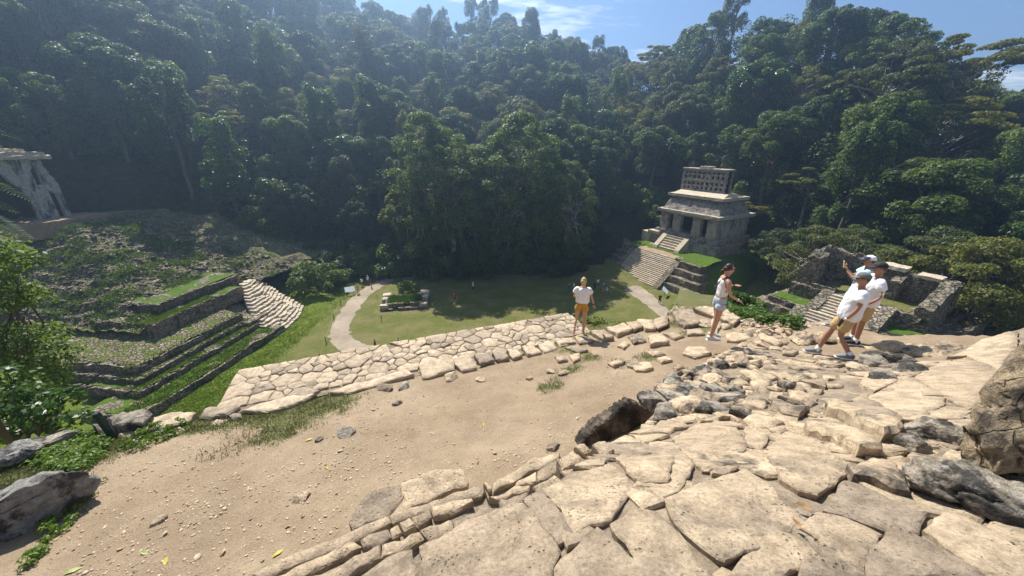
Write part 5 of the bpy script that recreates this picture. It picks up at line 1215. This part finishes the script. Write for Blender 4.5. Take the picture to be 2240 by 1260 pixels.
def fence(px, lb_):
    ps = [P(a, b, 0) for a, b in px]; o = empty('rope_fence', ps[0], 0, lb_, 'fence'); b0_ = ps[0]
    for p in ps: mb = MB(); mb.tube([p-b0_+Vector((0,0,-.1)), p-b0_+Vector((0,0,1.0))], .045, 6); mb.build('post', M['green_paint'], o)
    for a, b in zip(ps, ps[1:]):
        mb = MB(); mb.tube([a-b0_+(b-a)*t+Vector((0,0,.92-.22*math.sin(math.pi*t))) for t in (0,.2,.4,.6,.8,1)], .012, 4); mb.build('rope', M['gleaf'], o)
fence([(826,657),(835,703),(952,690),(940,656),(826,657)][:4], 'low rope fence on thin posts around the stone altar'); fence([(746,668),(731,700),(714,752),(702,790)], 'low rope fence on thin posts along the left of the gravel path')

# ------------------------------------------------------------------ shrubs along the forest foot and on the slopes
SHR = []
rng = random.Random(61)
for i in range(70):
    a = rng.uniform(-36, 34); r0_, z0_, r1_, z1_ = azrow(a); r = r0_+rng.uniform(-1.5, 3.5)
    if 15 < a < 33: r = rng.uniform(88, 97)
    elif 10 < a <= 15: r += 9
    x, y = r*math.sin(R(a)), r*math.cos(R(a)); o = tree('bush', i, (x, y, ground(x, y)-.4), rng.uniform(.7, 1.45), mat=rng.choice(['leafA','leafA','leafB','leafD']), cat='shrub'); SHR.append((o, x, y, a))
for a, b in ((690,560),(640,585),(730,575),(770,560),(600,560),(655,540),(700,600)):
    q = P(a, b+30, .5); o = tree('bush', a, (q.x, q.y, 0), 1.35, mat='leafA', cat='shrub'); SHR.append((o, q.x, q.y, -20))
q = P(893, 640, 0); tree('bush', 1, (q.x, q.y, 0), .55, label='low dark bush growing behind the stone altar', cat='bush', mat='leafD')
ORD = ['leftmost','second','third','fourth','fifth','sixth','seventh','eighth','ninth','tenth','eleventh','twelfth','thirteenth','fourteenth','fifteenth','sixteenth','seventeenth','eighteenth','nineteenth','twentieth']
def ordinal(i):
    return 'leftmost' if i == 0 else (ORD[i] if i < 20 else f'{i+1}th')+' from left'
SHR.sort(key=lambda t: proj((t[1], t[2], 2))[0])
for i, (o, x, y, a) in enumerate(SHR): o['label'] = f'leafy shrub at the foot of the forest, {ordinal(i)} in the row of shrubs'; o['group'] = 'shrubs along the forest foot'
KD = {'dome':'dark round-crowned tree','vine':'narrow vine-draped tree','table':'flat-topped yellowish tree','sparse':'sparse pale-branched tree','olive':'olive-green spreading tree','skirt':'ground-leafy green tree','giant':'giant leafy tree'}
bk = {}
for o, x, y, kind, r, a in TREES:
    r0_, z0_, r1_, z1_ = azrow(a); t = (r-r0_)/(r1_-r0_)
    tier = 'at foot of' if t < .14 else 'low on' if t < .36 else 'halfway up' if t < .62 else 'high on' if t < .86 else 'on the crest of'
    sec = 'the left hillside' if a < -18 else 'the central hillside' if a < 16 else 'the right hillside'
    bk.setdefault((kind, tier, sec), []).append((proj((x, y, ground(x, y)+12))[0], o))
for (kind, tier, sec), L in bk.items():
    L.sort(key=lambda t: t[0])
    for i, (_, o) in enumerate(L): o['label'] = f'{KD[kind]} {tier} {sec}' + (f', {ordinal(i)} of its kind' if len(L) > 1 else ', only one of its kind'); o['group'] = 'forest trees on the hillsides'; o['category'] = 'tree'

# ------------------------------------------------------------------ people
TMPS = bpy.data.scenes.new('tmp_shaping'); TRASH = []
TOB = bpy.data.objects.new('tmp', bpy.data.meshes.new('tmp')); TMPS.collection.objects.link(TOB); TRASH.append(TOB.data)
TOB.modifiers.new('u', 'SUBSURF'); _r = TOB.modifiers.new('r', 'REMESH'); _r.mode = 'VOXEL'; _r.use_smooth_shade = True; _s = TOB.modifiers.new('s', 'SMOOTH'); _s.factor = .5
def remeshed(mb, name, mat, voxel, smooth_it=2, sub=True, fold=0.0):
    "closed lofts -> one continuous skin"
    m = mb.mesh('tmp'); bm = bmesh.new(); bm.from_mesh(m); bmesh.ops.recalc_face_normals(bm, faces=bm.faces); bm.to_mesh(m); bm.free()
    TOB.data = m; TOB.modifiers['u'].levels = 2 if sub and voxel < .015 else 0
    TOB.modifiers['r'].voxel_size = voxel; TOB.modifiers['s'].iterations = smooth_it
    vl = TMPS.view_layers[0]; vl.update(); q = bpy.data.meshes.new_from_object(TOB.evaluated_get(vl.depsgraph))
    TRASH.append(m); q.name = name; q.materials.clear(); q.materials.append(mat)
    if fold:
        for v in q.vertices:
            p = v.co; a = noise.noise(Vector((p.x*9, p.y*9, p.z*4.5)))+.5*noise.noise(Vector((p.x*16+p.z*9, p.y*16, p.z*9-p.x*6)))
            v.co = p+v.normal*fold*(a-.35*abs(noise.noise(Vector((p.x*6+p.z*7, p.y*6, p.z*7-p.x*5)))))
    q.polygons.foreach_set('use_smooth', [True]*len(q.polygons)); return q
for k_, c_, r_ in (('skin',(.50,.27,.17),.55),('skin_tan',(.36,.185,.115),.55),('blonde',(.52,.36,.17),.5),('brown_hair',(.055,.03,.02),.45),('grey_hair',(.10,.09,.08),.6),('white_tee',(.80,.79,.78),.85),('cream_tee',(.80,.76,.70),.85),('mustard',(.50,.25,.035),.85),
    ('denim',(.42,.50,.54),.85),('khaki',(.50,.34,.16),.85),('grey_cap',(.15,.155,.14),.85),('black_cap',(.025,.027,.032),.8),('navy',(.05,.06,.10),.8),('blue_tee',(.46,.66,.76),.85),('grey_trouser',(.24,.26,.30),.85),('sneaker',(.17,.19,.21),.7),('pale_shoe',(.62,.57,.50),.7),('white_sole',(.75,.74,.72),.6),
    ('black_plastic',(.015,.015,.017),.35),('band_white',(.7,.72,.72),.5),('gold_case',(.55,.48,.22),.35),('red_cloth',(.32,.03,.03),.85),('dark_cloth',(.03,.032,.04),.85),('blue_cloth',(.10,.17,.30),.85),('pink_cloth',(.65,.36,.38),.85)):
    M[k_] = plain(k_, c_, r_, .3, .10 if 'skin' not in k_ else .06, 14 if 'tee' in k_ else 30, .35 if 'tee' in k_ or 'cloth' in k_ or k_ in ('khaki','mustard','denim') else 0)

def person(loc, face, H, label, J, top, bottom, skin='skin', female=False, sleeve=.55, topmat='white_tee', botmat='khaki', shoe='sneaker', hair=None, cap=None, socks=None, extras=None, voxel=.0095, glasses=False, gfn=None, group=None, toplen=.84, loose=1.0, botlen=.5, lookz=0.0):
    """standing figure, feet at z=0, facing +Y, built 1.70 tall and scaled; J holds wrist / elbow / knee / ankle places for L and R"""
    root = empty('person', loc, face, label, 'person', group); k = H/1.70; root.scale = (k, k, k)
    V3 = Vector
    if gfn:      # each foot finds its own ground
        J = dict(J); Rz = Matrix.Rotation(face, 3, 'Z')
        for nm in 'LR':
            a_ = V3(J['an'+nm]); w_ = V3(loc)+Rz @ (a_*k); dz = max(-.22, min(.22, gfn(w_.x, w_.y)-loc[2]))/k
            J['an'+nm] = (a_.x, a_.y, a_.z+dz); q_ = V3(J['kn'+nm]); J['kn'+nm] = (q_.x, q_.y+(.06 if dz > .05 else 0), q_.z+dz*.5)
    sh = .165 if female else .19; hipx = .095; b = MB(); bx = V3(J.get('lean', (0,0,0)))
    hip = V3((0,0,.90)); ch = V3((0,.0,1.30))+bx*.8; nk = V3((0,.0,1.46))+bx; hd = V3((0,.02,1.60))+bx*1.15
    wd = 1.0 if female else 1.08
    b.tube([hip-V3((0,0,.06)), hip+V3((0,0,.08)), hip.lerp(ch,.5), ch, nk-V3((0,0,.06)), nk+V3((0,0,.01))], [(.10,.15),(.105,.155 if female else .15),(.095,.125*wd),(.11,.155*wd),(.085,.155*wd),(.05,.06)], 14)
    b.tube([nk-V3((0,0,.05)), nk+V3((0,.005,.06)), hd-V3((0,0,.02))], [.062,.054,.055], 10)
    HZ = Matrix.Rotation(lookz, 3, 'Z'); hp = lambda x, y, z: hd+HZ @ V3((x, y, z))
    rings = []
    for q in range(9):
        t = q/8; z = -.115+.225*t; r = math.sin(math.pi*(.12+.80*t))**.6
        rings.append([hp(.074*r*math.cos(a), .095*r*math.sin(a)*(1.0 if math.sin(a) < 0 or t > .35 else .92), z) for a in [2*math.pi*i/14 for i in range(14)]])
    b.loft(rings)
    b.tube([hp(0,.088,.015), hp(0,.112,-.02), hp(0,.092,-.032)], [.011,.017,.013], 6)      # nose
    b.tube([hp(-.022,.085,-.058), hp(0,.096,-.056), hp(.022,.085,-.058)], [.008,.012,.008], 6)   # mouth
    b.tube([hp(-.045,.078,.03), hp(0,.094,.034), hp(.045,.078,.03)], .012, 6)      # brow
    for s in (-1, 1): b.tube([hp(s*.072,0,.02), hp(s*.084,-.012,0), hp(s*.074,-.004,-.03)], [.012,.018,.01], 6)
    wr = {}
    for s, nm in ((-1,'L'),(1,'R')):
        S0 = nk+V3((s*sh,0,-.075)); E = V3(J['elb'+nm])+bx; Wr = V3(J['wr'+nm])+bx; wr[nm] = (S0, E, Wr)
        b.tube([nk+V3((s*.06,0,-.06)), S0, S0.lerp(E,.5), E, E.lerp(Wr,.45), Wr], [.055,.054,.046 if not female else .038,.036,.036,.024], 10)
        d = (V3(J['fin'+nm]) if 'fin'+nm in J else (Wr-E).normalized()).normalized(); side = d.cross(V3((0,1,0)) if abs(d.y) < .8 else V3((0,0,1))).normalized(); pn = d.cross(side)
        b.tube([Wr, Wr+d*.045, Wr+d*.09], [(.022,.022),(.034,.017),(.036,.015)] if abs(d.z) < .95 else [.022,.026,.028], 8)
        for f_, L_ in ((-.028,.055),(-.010,.068),(.010,.064),(.027,.05)):
            p0 = Wr+d*.08+side*f_; b.tube([p0, p0+d*L_*.55+pn*.006, p0+d*L_*.9+pn*.022], [.0105,.0095,.008], 6)
        p0 = Wr+d*.025+side*(.026*-s); b.tube([p0, p0+d*.035+side*(.022*-s)+pn*.008, p0+d*.062+side*(.020*-s)+pn*.02], [.012,.011,.009], 6)
        Hp = hip+V3((s*hipx,0,-.02)); K = V3(J['kn'+nm]); A = V3(J['an'+nm]); wr['leg'+nm] = (Hp, K, A)
        b.tube([Hp+V3((0,0,.05)), Hp-V3((0,0,.06)), Hp.lerp(K,.5), K, K.lerp(A,.35), A.lerp(K,.12), A-V3((0,0,.03))], [.085,.092,.078 if not female else .074,.055,.056,.036,.036], 12)
        fd = V3(J.get('ft'+nm, (0,1,0))).normalized(); h0 = V3((A.x, A.y, A.z-.045))
        b.tube([h0-fd*.055+V3((0,0,-.005)), h0+fd*.03+V3((0,0,.012)), h0+fd*.12-V3((0,0,.012)), h0+fd*.175-V3((0,0,.022))], [(.033,.03),(.038,.038),(.042,.024),(.03,.014)], 10)
    body = link('body', remeshed(b, 'body', M[skin], voxel), root)
    # clothes
    c = MB(); lw = loose
    if top == 'tank':
        c.tube([hip+V3((0,0,.06)), hip.lerp(ch,.5), ch, nk-V3((0,0,.10)), nk-V3((0,0,.055))], [(.113,.155),(.104,.135),(.122,.162),(.105,.15),(.075,.10)], 14)
    else:
        z0 = V3((0,0,toplen))-V3((0,0,.0)); c.tube([z0+bx*.1, hip.lerp(ch,.25)+V3((0,0,.02)), hip.lerp(ch,.6), ch, nk-V3((0,0,.07)), nk-V3((0,0,.008))], [(.142*lw,.192*lw),(.142*lw,.188*lw),(.135*lw,.182*lw),(.138*lw,.19*lw),(.108,.192),(.068,.085)], 16)
        for nm in 'LR':
            S0, E, Wr = wr[nm]; s = -1 if nm == 'L' else 1
            if sleeve <= 1: pt = [nk+V3((s*.07,0,-.08)), S0+V3((0,0,.004)), S0.lerp(E, sleeve*.6), S0.lerp(E, sleeve)]; rd = [.075,.075*min(lw,1.2),.074*lw,.074*lw]
            else: pt = [nk+V3((s*.07,0,-.08)), S0, S0.lerp(E,.6), E, E.lerp(Wr,.9)]; rd = [.07,.07,.06,.052,.044]
            c.tube(pt, rd, 12)
    tp = link('top' if top == 'tank' else 'tee_shirt', remeshed(c, 'top', M[topmat], max(voxel, .010), 3, fold=.016 if voxel < .015 else 0), root)
    c = MB(); c.tube([hip-V3((0,0,.09)), hip+V3((0,0,.03)), hip+V3((0,0,.12))], [(.122,.168),(.124,.17),(.112,.15)], 14)
    for nm in 'LR':
        Hp, K, A = wr['leg'+nm]
        if botlen <= 1: pt = [Hp+V3((0,0,.02)), Hp.lerp(K,.3), Hp.lerp(K,botlen)]; rd = [.105,.108,.102 if not female else .11]
        else: pt = [Hp, Hp.lerp(K,.5), K, K.lerp(A,.5), A.lerp(K,.05)]; rd = [.105,.095,.076,.068,.062]
        c.tube(pt, rd, 12)
    link('shorts' if botlen <= 1 else 'trousers', remeshed(c, 'shorts', M[botmat], max(voxel, .010), 2, fold=.009 if voxel < .015 else 0), root)
    for nm in 'LR':
        Hp, K, A = wr['leg'+nm]; fd = V3(J.get('ft'+nm, (0,1,0))).normalized(); h0 = V3((A.x, A.y, A.z-.045))
        if shoe:
            c = MB(); c.tube([h0-fd*.075+V3((0,0,.01)), h0-fd*.05+V3((0,0,.02)), h0+fd*.05+V3((0,0,.02)), h0+fd*.13+V3((0,0,-.004)), h0+fd*.205+V3((0,0,-.018))], [(.03,.035),(.045,.05),(.047,.046),(.05,.032),(.032,.018)], 12)
            sh_ = link('shoe', remeshed(c, 'shoe', M[shoe], .009), root)
            c = MB(); q0 = V3((h0.x, h0.y, h0.z-.034)); c.tube([q0-fd*.085, q0-fd*.05, q0+fd*.06, q0+fd*.14, q0+fd*.215+V3((0,0,.006))], [(.03,.012),(.047,.014),(.046,.013),(.05,.012),(.03,.009)], 12); c.build('sole', M['white_sole'], sh_, True)
        if socks:
            c = MB(); c.tube([A-V3((0,0,.03)), A+V3((0,0,.02)), A.lerp(K,.17)], [.046,.043,.047], 12); c.build('sock', M[socks], root, True)
    if hair:
        hm, style = hair; c = MB(); rings = []
        for q in range(8):
            t = q/7; z = -.02+.145*t; r = math.cos(t*1.42)**.55 if t < 1 else .2
            rings.append([hp(.083*r*math.cos(a), -.012+.1*r*math.sin(a)*(.86 if math.sin(a) > 0 and t < .55 else 1.0), z) for a in [2*math.pi*i/14 for i in range(14)]])
        if style != 'short': 
            c.loft(rings)
            c.tube([hp(0,-.055,.06), hp(0,-.065,0), hp(0,-.06,-.07 if style == 'bob' else -.04)], [(.06,.078),(.05,.078),(.035,.062)], 12)
        else: c.tube([hp(0,-.04,.05), hp(0,-.05,0), hp(0,-.04,-.05)], [(.062,.08),(.055,.08),(.04,.068)], 12)
        if style == 'bun': c.tube([hp(0,-.085,-.01), hp(0,-.125,-.03), hp(0,-.15,-.06), hp(0,-.14,-.095)], [.02,.036,.034,.012], 8)
        if style == 'bob': c.tube([hp(0,-.07,.03), hp(0,-.085,-.06), hp(.005,-.075,-.15), hp(.005,-.06,-.19)], [(.04,.06),(.04,.062),(.028,.045),(.012,.02)], 10)
        link('hair', remeshed(c, 'hair', M[hm], .008), root)
    if cap:
        cmn, style = cap; c = MB(); rings = []
        for q in range(7):
            t = q/6; z = .035+.095*t; r = math.cos(t*1.45)**.5 if t < 1 else .18
            rings.append([hp(.090*r*math.cos(a), -.006+.106*r*math.sin(a)+(.018 if style == 'flat' else 0)*t, z*(1 if style != 'flat' else .95)) for a in [2*math.pi*i/16 for i in range(16)]])
        c.loft(rings); cp = c.build('cap', M[cmn], root, True)
        c = MB(); bl = .075 if style == 'flat' else .085; fs_ = []
        for i in range(9):
            a = math.pi*(.16+.68*i/8); e = math.sin(math.pi*i/8)**.6
            fs_.append([hp(.087*math.cos(a), .095*math.sin(a), .044), hp(.084*math.cos(a), .095*math.sin(a)+bl*e+.002, .036-.022*e), hp(.084*math.cos(a), .095*math.sin(a)+bl*e, .030-.022*e), hp(.085*math.cos(a), .09*math.sin(a), .036)])
        c.loft(fs_); c.build('cap_brim', M[cmn if style != 'two' else 'navy'], cp)
        if style == 'two':
            c = MB(); c.loft([[hp(.093*r*math.cos(a), -.004+.109*r*math.sin(a), z) for a in [math.pi*(.05+.9*i/9) for i in range(10)]]+[hp(.07*r*math.cos(a), -.004+.08*r*math.sin(a), z) for a in [math.pi*(.95-.9*i/9) for i in range(10)]] for z, r in ((.04,1.0),(.07,.985),(.10,.80))]); c.build('cap_front', M['navy'], cp)
    else: pass
    for s in (-1, 1):
        c = MB(); c.tube([hp(s*.032,.078,.012), hp(s*.032,.088,.012)], [.011,.007], 6); c.build('eye', M['black_plastic'], body)
    if glasses:
        c = MB()
        for s in (-1, 1): c.tube([hp(s*.034-.024,.094,.014), hp(s*.034,.10,.014), hp(s*.034+.024,.092,.014)], [(.01,.014),(.012,.02),(.01,.014)], 8); c.tube([hp(s*.06,.088,.018), hp(s*.08,.0,.022)], .005, 5)
        c.build('sunglasses', M['black_plastic'], root)
    for fn in (extras or []): fn(root, wr, hp, nk, hip, ch)
    return root
ST = dict(elbL=(-.27,-.03,1.13), wrL=(-.29,.06,.89), elbR=(.27,-.03,1.13), wrR=(.29,.06,.89), knL=(-.10,.02,.48), knR=(.10,.02,.48), anL=(-.10,0,.075), anR=(.10,0,.075))
def wristband(nm, mat):
    def f(root, wr, hp, nk, hip, ch):
        S0, E, Wr = wr[nm]; d = (Wr-E).normalized(); c = MB(); c.tube([Wr-d*.03, Wr-d*.012], .031, 10); c.build('wristband', M[mat], root, True)
    return f
def held(nm, mat, size, off=.08, name='phone'):
    def f(root, wr, hp, nk, hip, ch):
        S0, E, Wr = wr[nm]; d = (Wr-E).normalized(); c = MB(); c.box(-size[0]/2, size[0]/2, -size[1]/2, size[1]/2, -size[2]/2, size[2]/2); o = c.build(name, M[mat], root); o.location = Wr+d*off+Vector((0,.012,0)); o.rotation_euler = (.25,0,.1)
    return f
def strap(root, wr, hp, nk, hip, ch):
    c = MB(); c.tube([nk+Vector((.10,.06,-.02)), nk+Vector((.09,-.03,-.005)), nk+Vector((.02,-.10,-.13)), Vector((-.10,-.115,1.17)), Vector((-.165,-.03,1.05)), Vector((-.17,.08,1.02))], [(.012,.022)]*6, 6); c.build('bag_strap', M['navy'], root)
    c = MB(); c.rbox(-.215, -.13, .02, .16, .93, 1.06, .05, .01, 2); c.build('belt_bag', M['dark_cloth'], root, True)
feet = lambda a, b, dz=0: onto(a, b, both)+Vector((0,0,dz))
w1 = P(1268, 733, EYE-4.90); w1.z = EYE-4.86
person(w1, R(-8), 1.66, 'woman in loose white top and mustard shorts with her back turned', dict(ST, elbR=(.25,.02,1.15), wrR=(.33,.08,.90), elbL=(-.25,-.02,1.16), wrL=(-.14,.22,1.10), knL=(-.11,.08,.49), anL=(-.17,-.05,.085), knR=(.10,.02,.48), anR=(.09,.0,.08)),
   'tee', 'shorts', 'skin', True, .62, 'cream_tee', 'mustard', None, ('blonde','bob'), toplen=.97, loose=1.06, botlen=.42, extras=[wristband('R','black_plastic')])
w2 = P(1556, 740, EYE-3.86)
person(w2, R(-98), 1.68, 'woman in sleeveless top and pale denim shorts facing right, hair tied back', dict(ST, lean=(0,.02,0), elbR=(.25,.03,1.13), wrR=(.22,.24,1.01), finR=(0,.8,-.5), elbL=(-.24,.02,1.15), wrL=(-.16,.27,1.20), finL=(.1,1,.1), knL=(-.09,.06,.48), anL=(-.09,.03,.085), knR=(.09,-.02,.48), anR=(.09,-.06,.085)),
   'tank', 'shorts', 'skin', True, .5, 'cream_tee', 'denim', 'pale_shoe', ('brown_hair','bun'), glasses=True, botlen=.36, extras=[strap, wristband('R','band_white')])
m1 = feet(1822, 783)
person(m1, R(62), 1.72, 'man in grey flat cap, white T-shirt and khaki shorts striding left', dict(ST, lean=(0,-.03,0), elbL=(-.29,.03,1.13), wrL=(-.27,.14,.90), elbR=(.28,-.02,1.13), wrR=(.27,.12,.92), knR=(.13,.14,.49), anR=(.15,.22,.09), knL=(-.10,-.0,.48), anL=(-.14,-.17,.09)),
   'tee', 'shorts', 'skin_tan', False, .62, 'white_tee', 'khaki', 'sneaker', ('grey_hair','short'), ('grey_cap','flat'), 'white_tee', [wristband('L','band_white'), held('L','black_plastic',(.075,.012,.14))], toplen=.77, loose=1.22, botlen=.88, glasses=True, gfn=lambda x, y: both(x, y)+.03)
m2 = feet(1864, 752)
person(m2, R(64), 1.72, 'man in black cap and white T-shirt standing behind the grey-capped man', dict(ST, elbL=(-.28,-.06,1.14), wrL=(-.24,.10,.94), elbR=(.28,.0,1.14), wrR=(.24,.2,1.0)),
   'tee', 'shorts', 'skin_tan', False, .62, 'white_tee', 'khaki', 'black_cap', ('grey_hair','short'), ('black_cap','cap'), 'white_tee', toplen=.80, loose=1.15, botlen=.9, gfn=lambda x, y: both(x, y)+.03)
def phone_up(root, wr, hp, nk, hip, ch):
    c = MB(); c.box(-.036,.036,-.006,.006,-.075,.075); o = c.build('phone', M['gold_case'], root); o.location = (.0,.40,1.46); o.rotation_euler = (-.2,0,.15)
    c = MB(); c.box(-.032,.032,-.0085,-.0065,-.068,.068); s_ = c.build('phone_screen', M['black_plastic'], o)
m3 = onto(1850, 717, plat, -4)
person(m3, R(54), 1.74, 'man in white and navy cap and pale blue T-shirt filming with his phone raised', dict(ST, elbL=(-.24,.15,1.16), wrL=(-.07,.34,1.36), finL=(.3,.25,.9), elbR=(.24,.15,1.16), wrR=(.07,.34,1.36), finR=(-.3,.25,.9), knL=(-.10,.18,.50), anL=(-.10,.20,.09)),
   'tee', 'trousers', 'skin_tan', False, .62, 'blue_tee', 'grey_trouser', 'sneaker', ('grey_hair','short'), ('white_tee','two'), None, [phone_up], toplen=.82, loose=1.12, botlen=2)
# far visitors
FAR = [(793,626,'white_tee','dark_cloth','white-shirted visitor in the shade beside the curve of the gravel path, leftmost of the group'),(806,621,'white_tee','blue_cloth','white-shirted visitor standing at the centre of the group on the shaded path bend'),(813,629,'dark_cloth','khaki','dark-shirted visitor in khaki at the near side of the shaded path-bend group'),(826,614,'khaki','dark_cloth','khaki-shirted visitor at the far right of the shaded path-bend group'),(784,642,'khaki','khaki','visitor in beige clothes standing beside the left information board'),
 (1244,640,'dark_cloth','blue_cloth','dark-clothed visitor on the shaded lawn, left of the small visitor in white'),(1255,636,'white_tee','khaki','small visitor in white on the shaded lawn left of the blonde woman'),(1300,637,'dark_cloth','dark_cloth','dark-clothed visitor in the shade just right of the blonde woman'),(1307,628,'white_tee','dark_cloth','visitor in white shirt and dark trousers right of the blonde woman'),(1320,640,'blue_cloth','khaki','visitor in blue shirt near the foot of the long temple stair'),(1327,645,'white_tee','blue_cloth','visitor in white and blue, nearest to the foot of the long temple stair'),
 (1442,664,'dark_cloth','dark_cloth','dark-clothed visitor beside the white board below the temple'),(995,662,'red_cloth','red_cloth','visitor in red in the deep shade of the lawn'),(1035,636,'white_tee','dark_cloth','lone white-shirted visitor in the shade, centre of the lawn')]
FAR += [(823,770,'red_cloth','dark_cloth','visitor in dark red whose head shows just past the paved landing'),(874,764,'pink_cloth','dark_cloth','visitor in pink beside the path just past the paved landing')]
FPRO = []
for i, (a, b_, t_, q_, lb_) in enumerate(FAR):
    sgn = 1 if i % 2 else -1; loc_ = P(a, b_, .03)
    if i < 4:
        o = person(loc_, R(47*i), 1.55+.04*(i % 5), lb_, dict(ST, elbR=(.27,.02,1.12), wrR=(.25,.20,1.02), knL=(-.11,.06*sgn,.48), anL=(-.12,.08*sgn,.08), knR=(.11,-.04*sgn,.48), anR=(.12,-.1*sgn,.08)), 'tee', 'trousers', 'skin_tan' if i % 2 else 'skin', i % 3 == 0, .6, t_, q_, 'sneaker', ('brown_hair','bob' if i % 3 == 0 else 'plain'), ('white_tee','cap') if i == 1 else None, voxel=.022, botlen=2 if i % 2 else .8, group='visitors on the plaza'); FPRO.append(o)
    else:
        o = copy_tree(FPRO[i % 4]); o.location = loc_; o.rotation_euler = (0, 0, R(47*i)); k_ = (1.55+.035*(i % 5))/1.7; o.scale = (k_,)*3; o['label'] = lb_
        for c_ in o.children:
            m_ = t_ if c_.name.startswith('tee_shirt') else q_ if c_.name.startswith(('trousers','shorts')) else None
            if m_: c_.material_slots[0].link = 'OBJECT'; c_.material_slots[0].material = M[m_]

bpy.data.scenes.remove(TMPS); bpy.data.objects.remove(TOB); bpy.data.batch_remove(TRASH)

# ------------------------------------------------------------------ air
HAZE = .0017
n = NT('haze_air'); v = n.n('VolumePrincipled', {'Color': (.46,.68,1.0,1), 'Density': HAZE, 'Anisotropy': .72})
n.t.links.new(v.outputs[0], n.out.inputs['Volume'])
mb = MB(); mb.box(-460, 460, -60, 520, -4, 118); tag(mb.build('haze', n.m), kind='stuff')
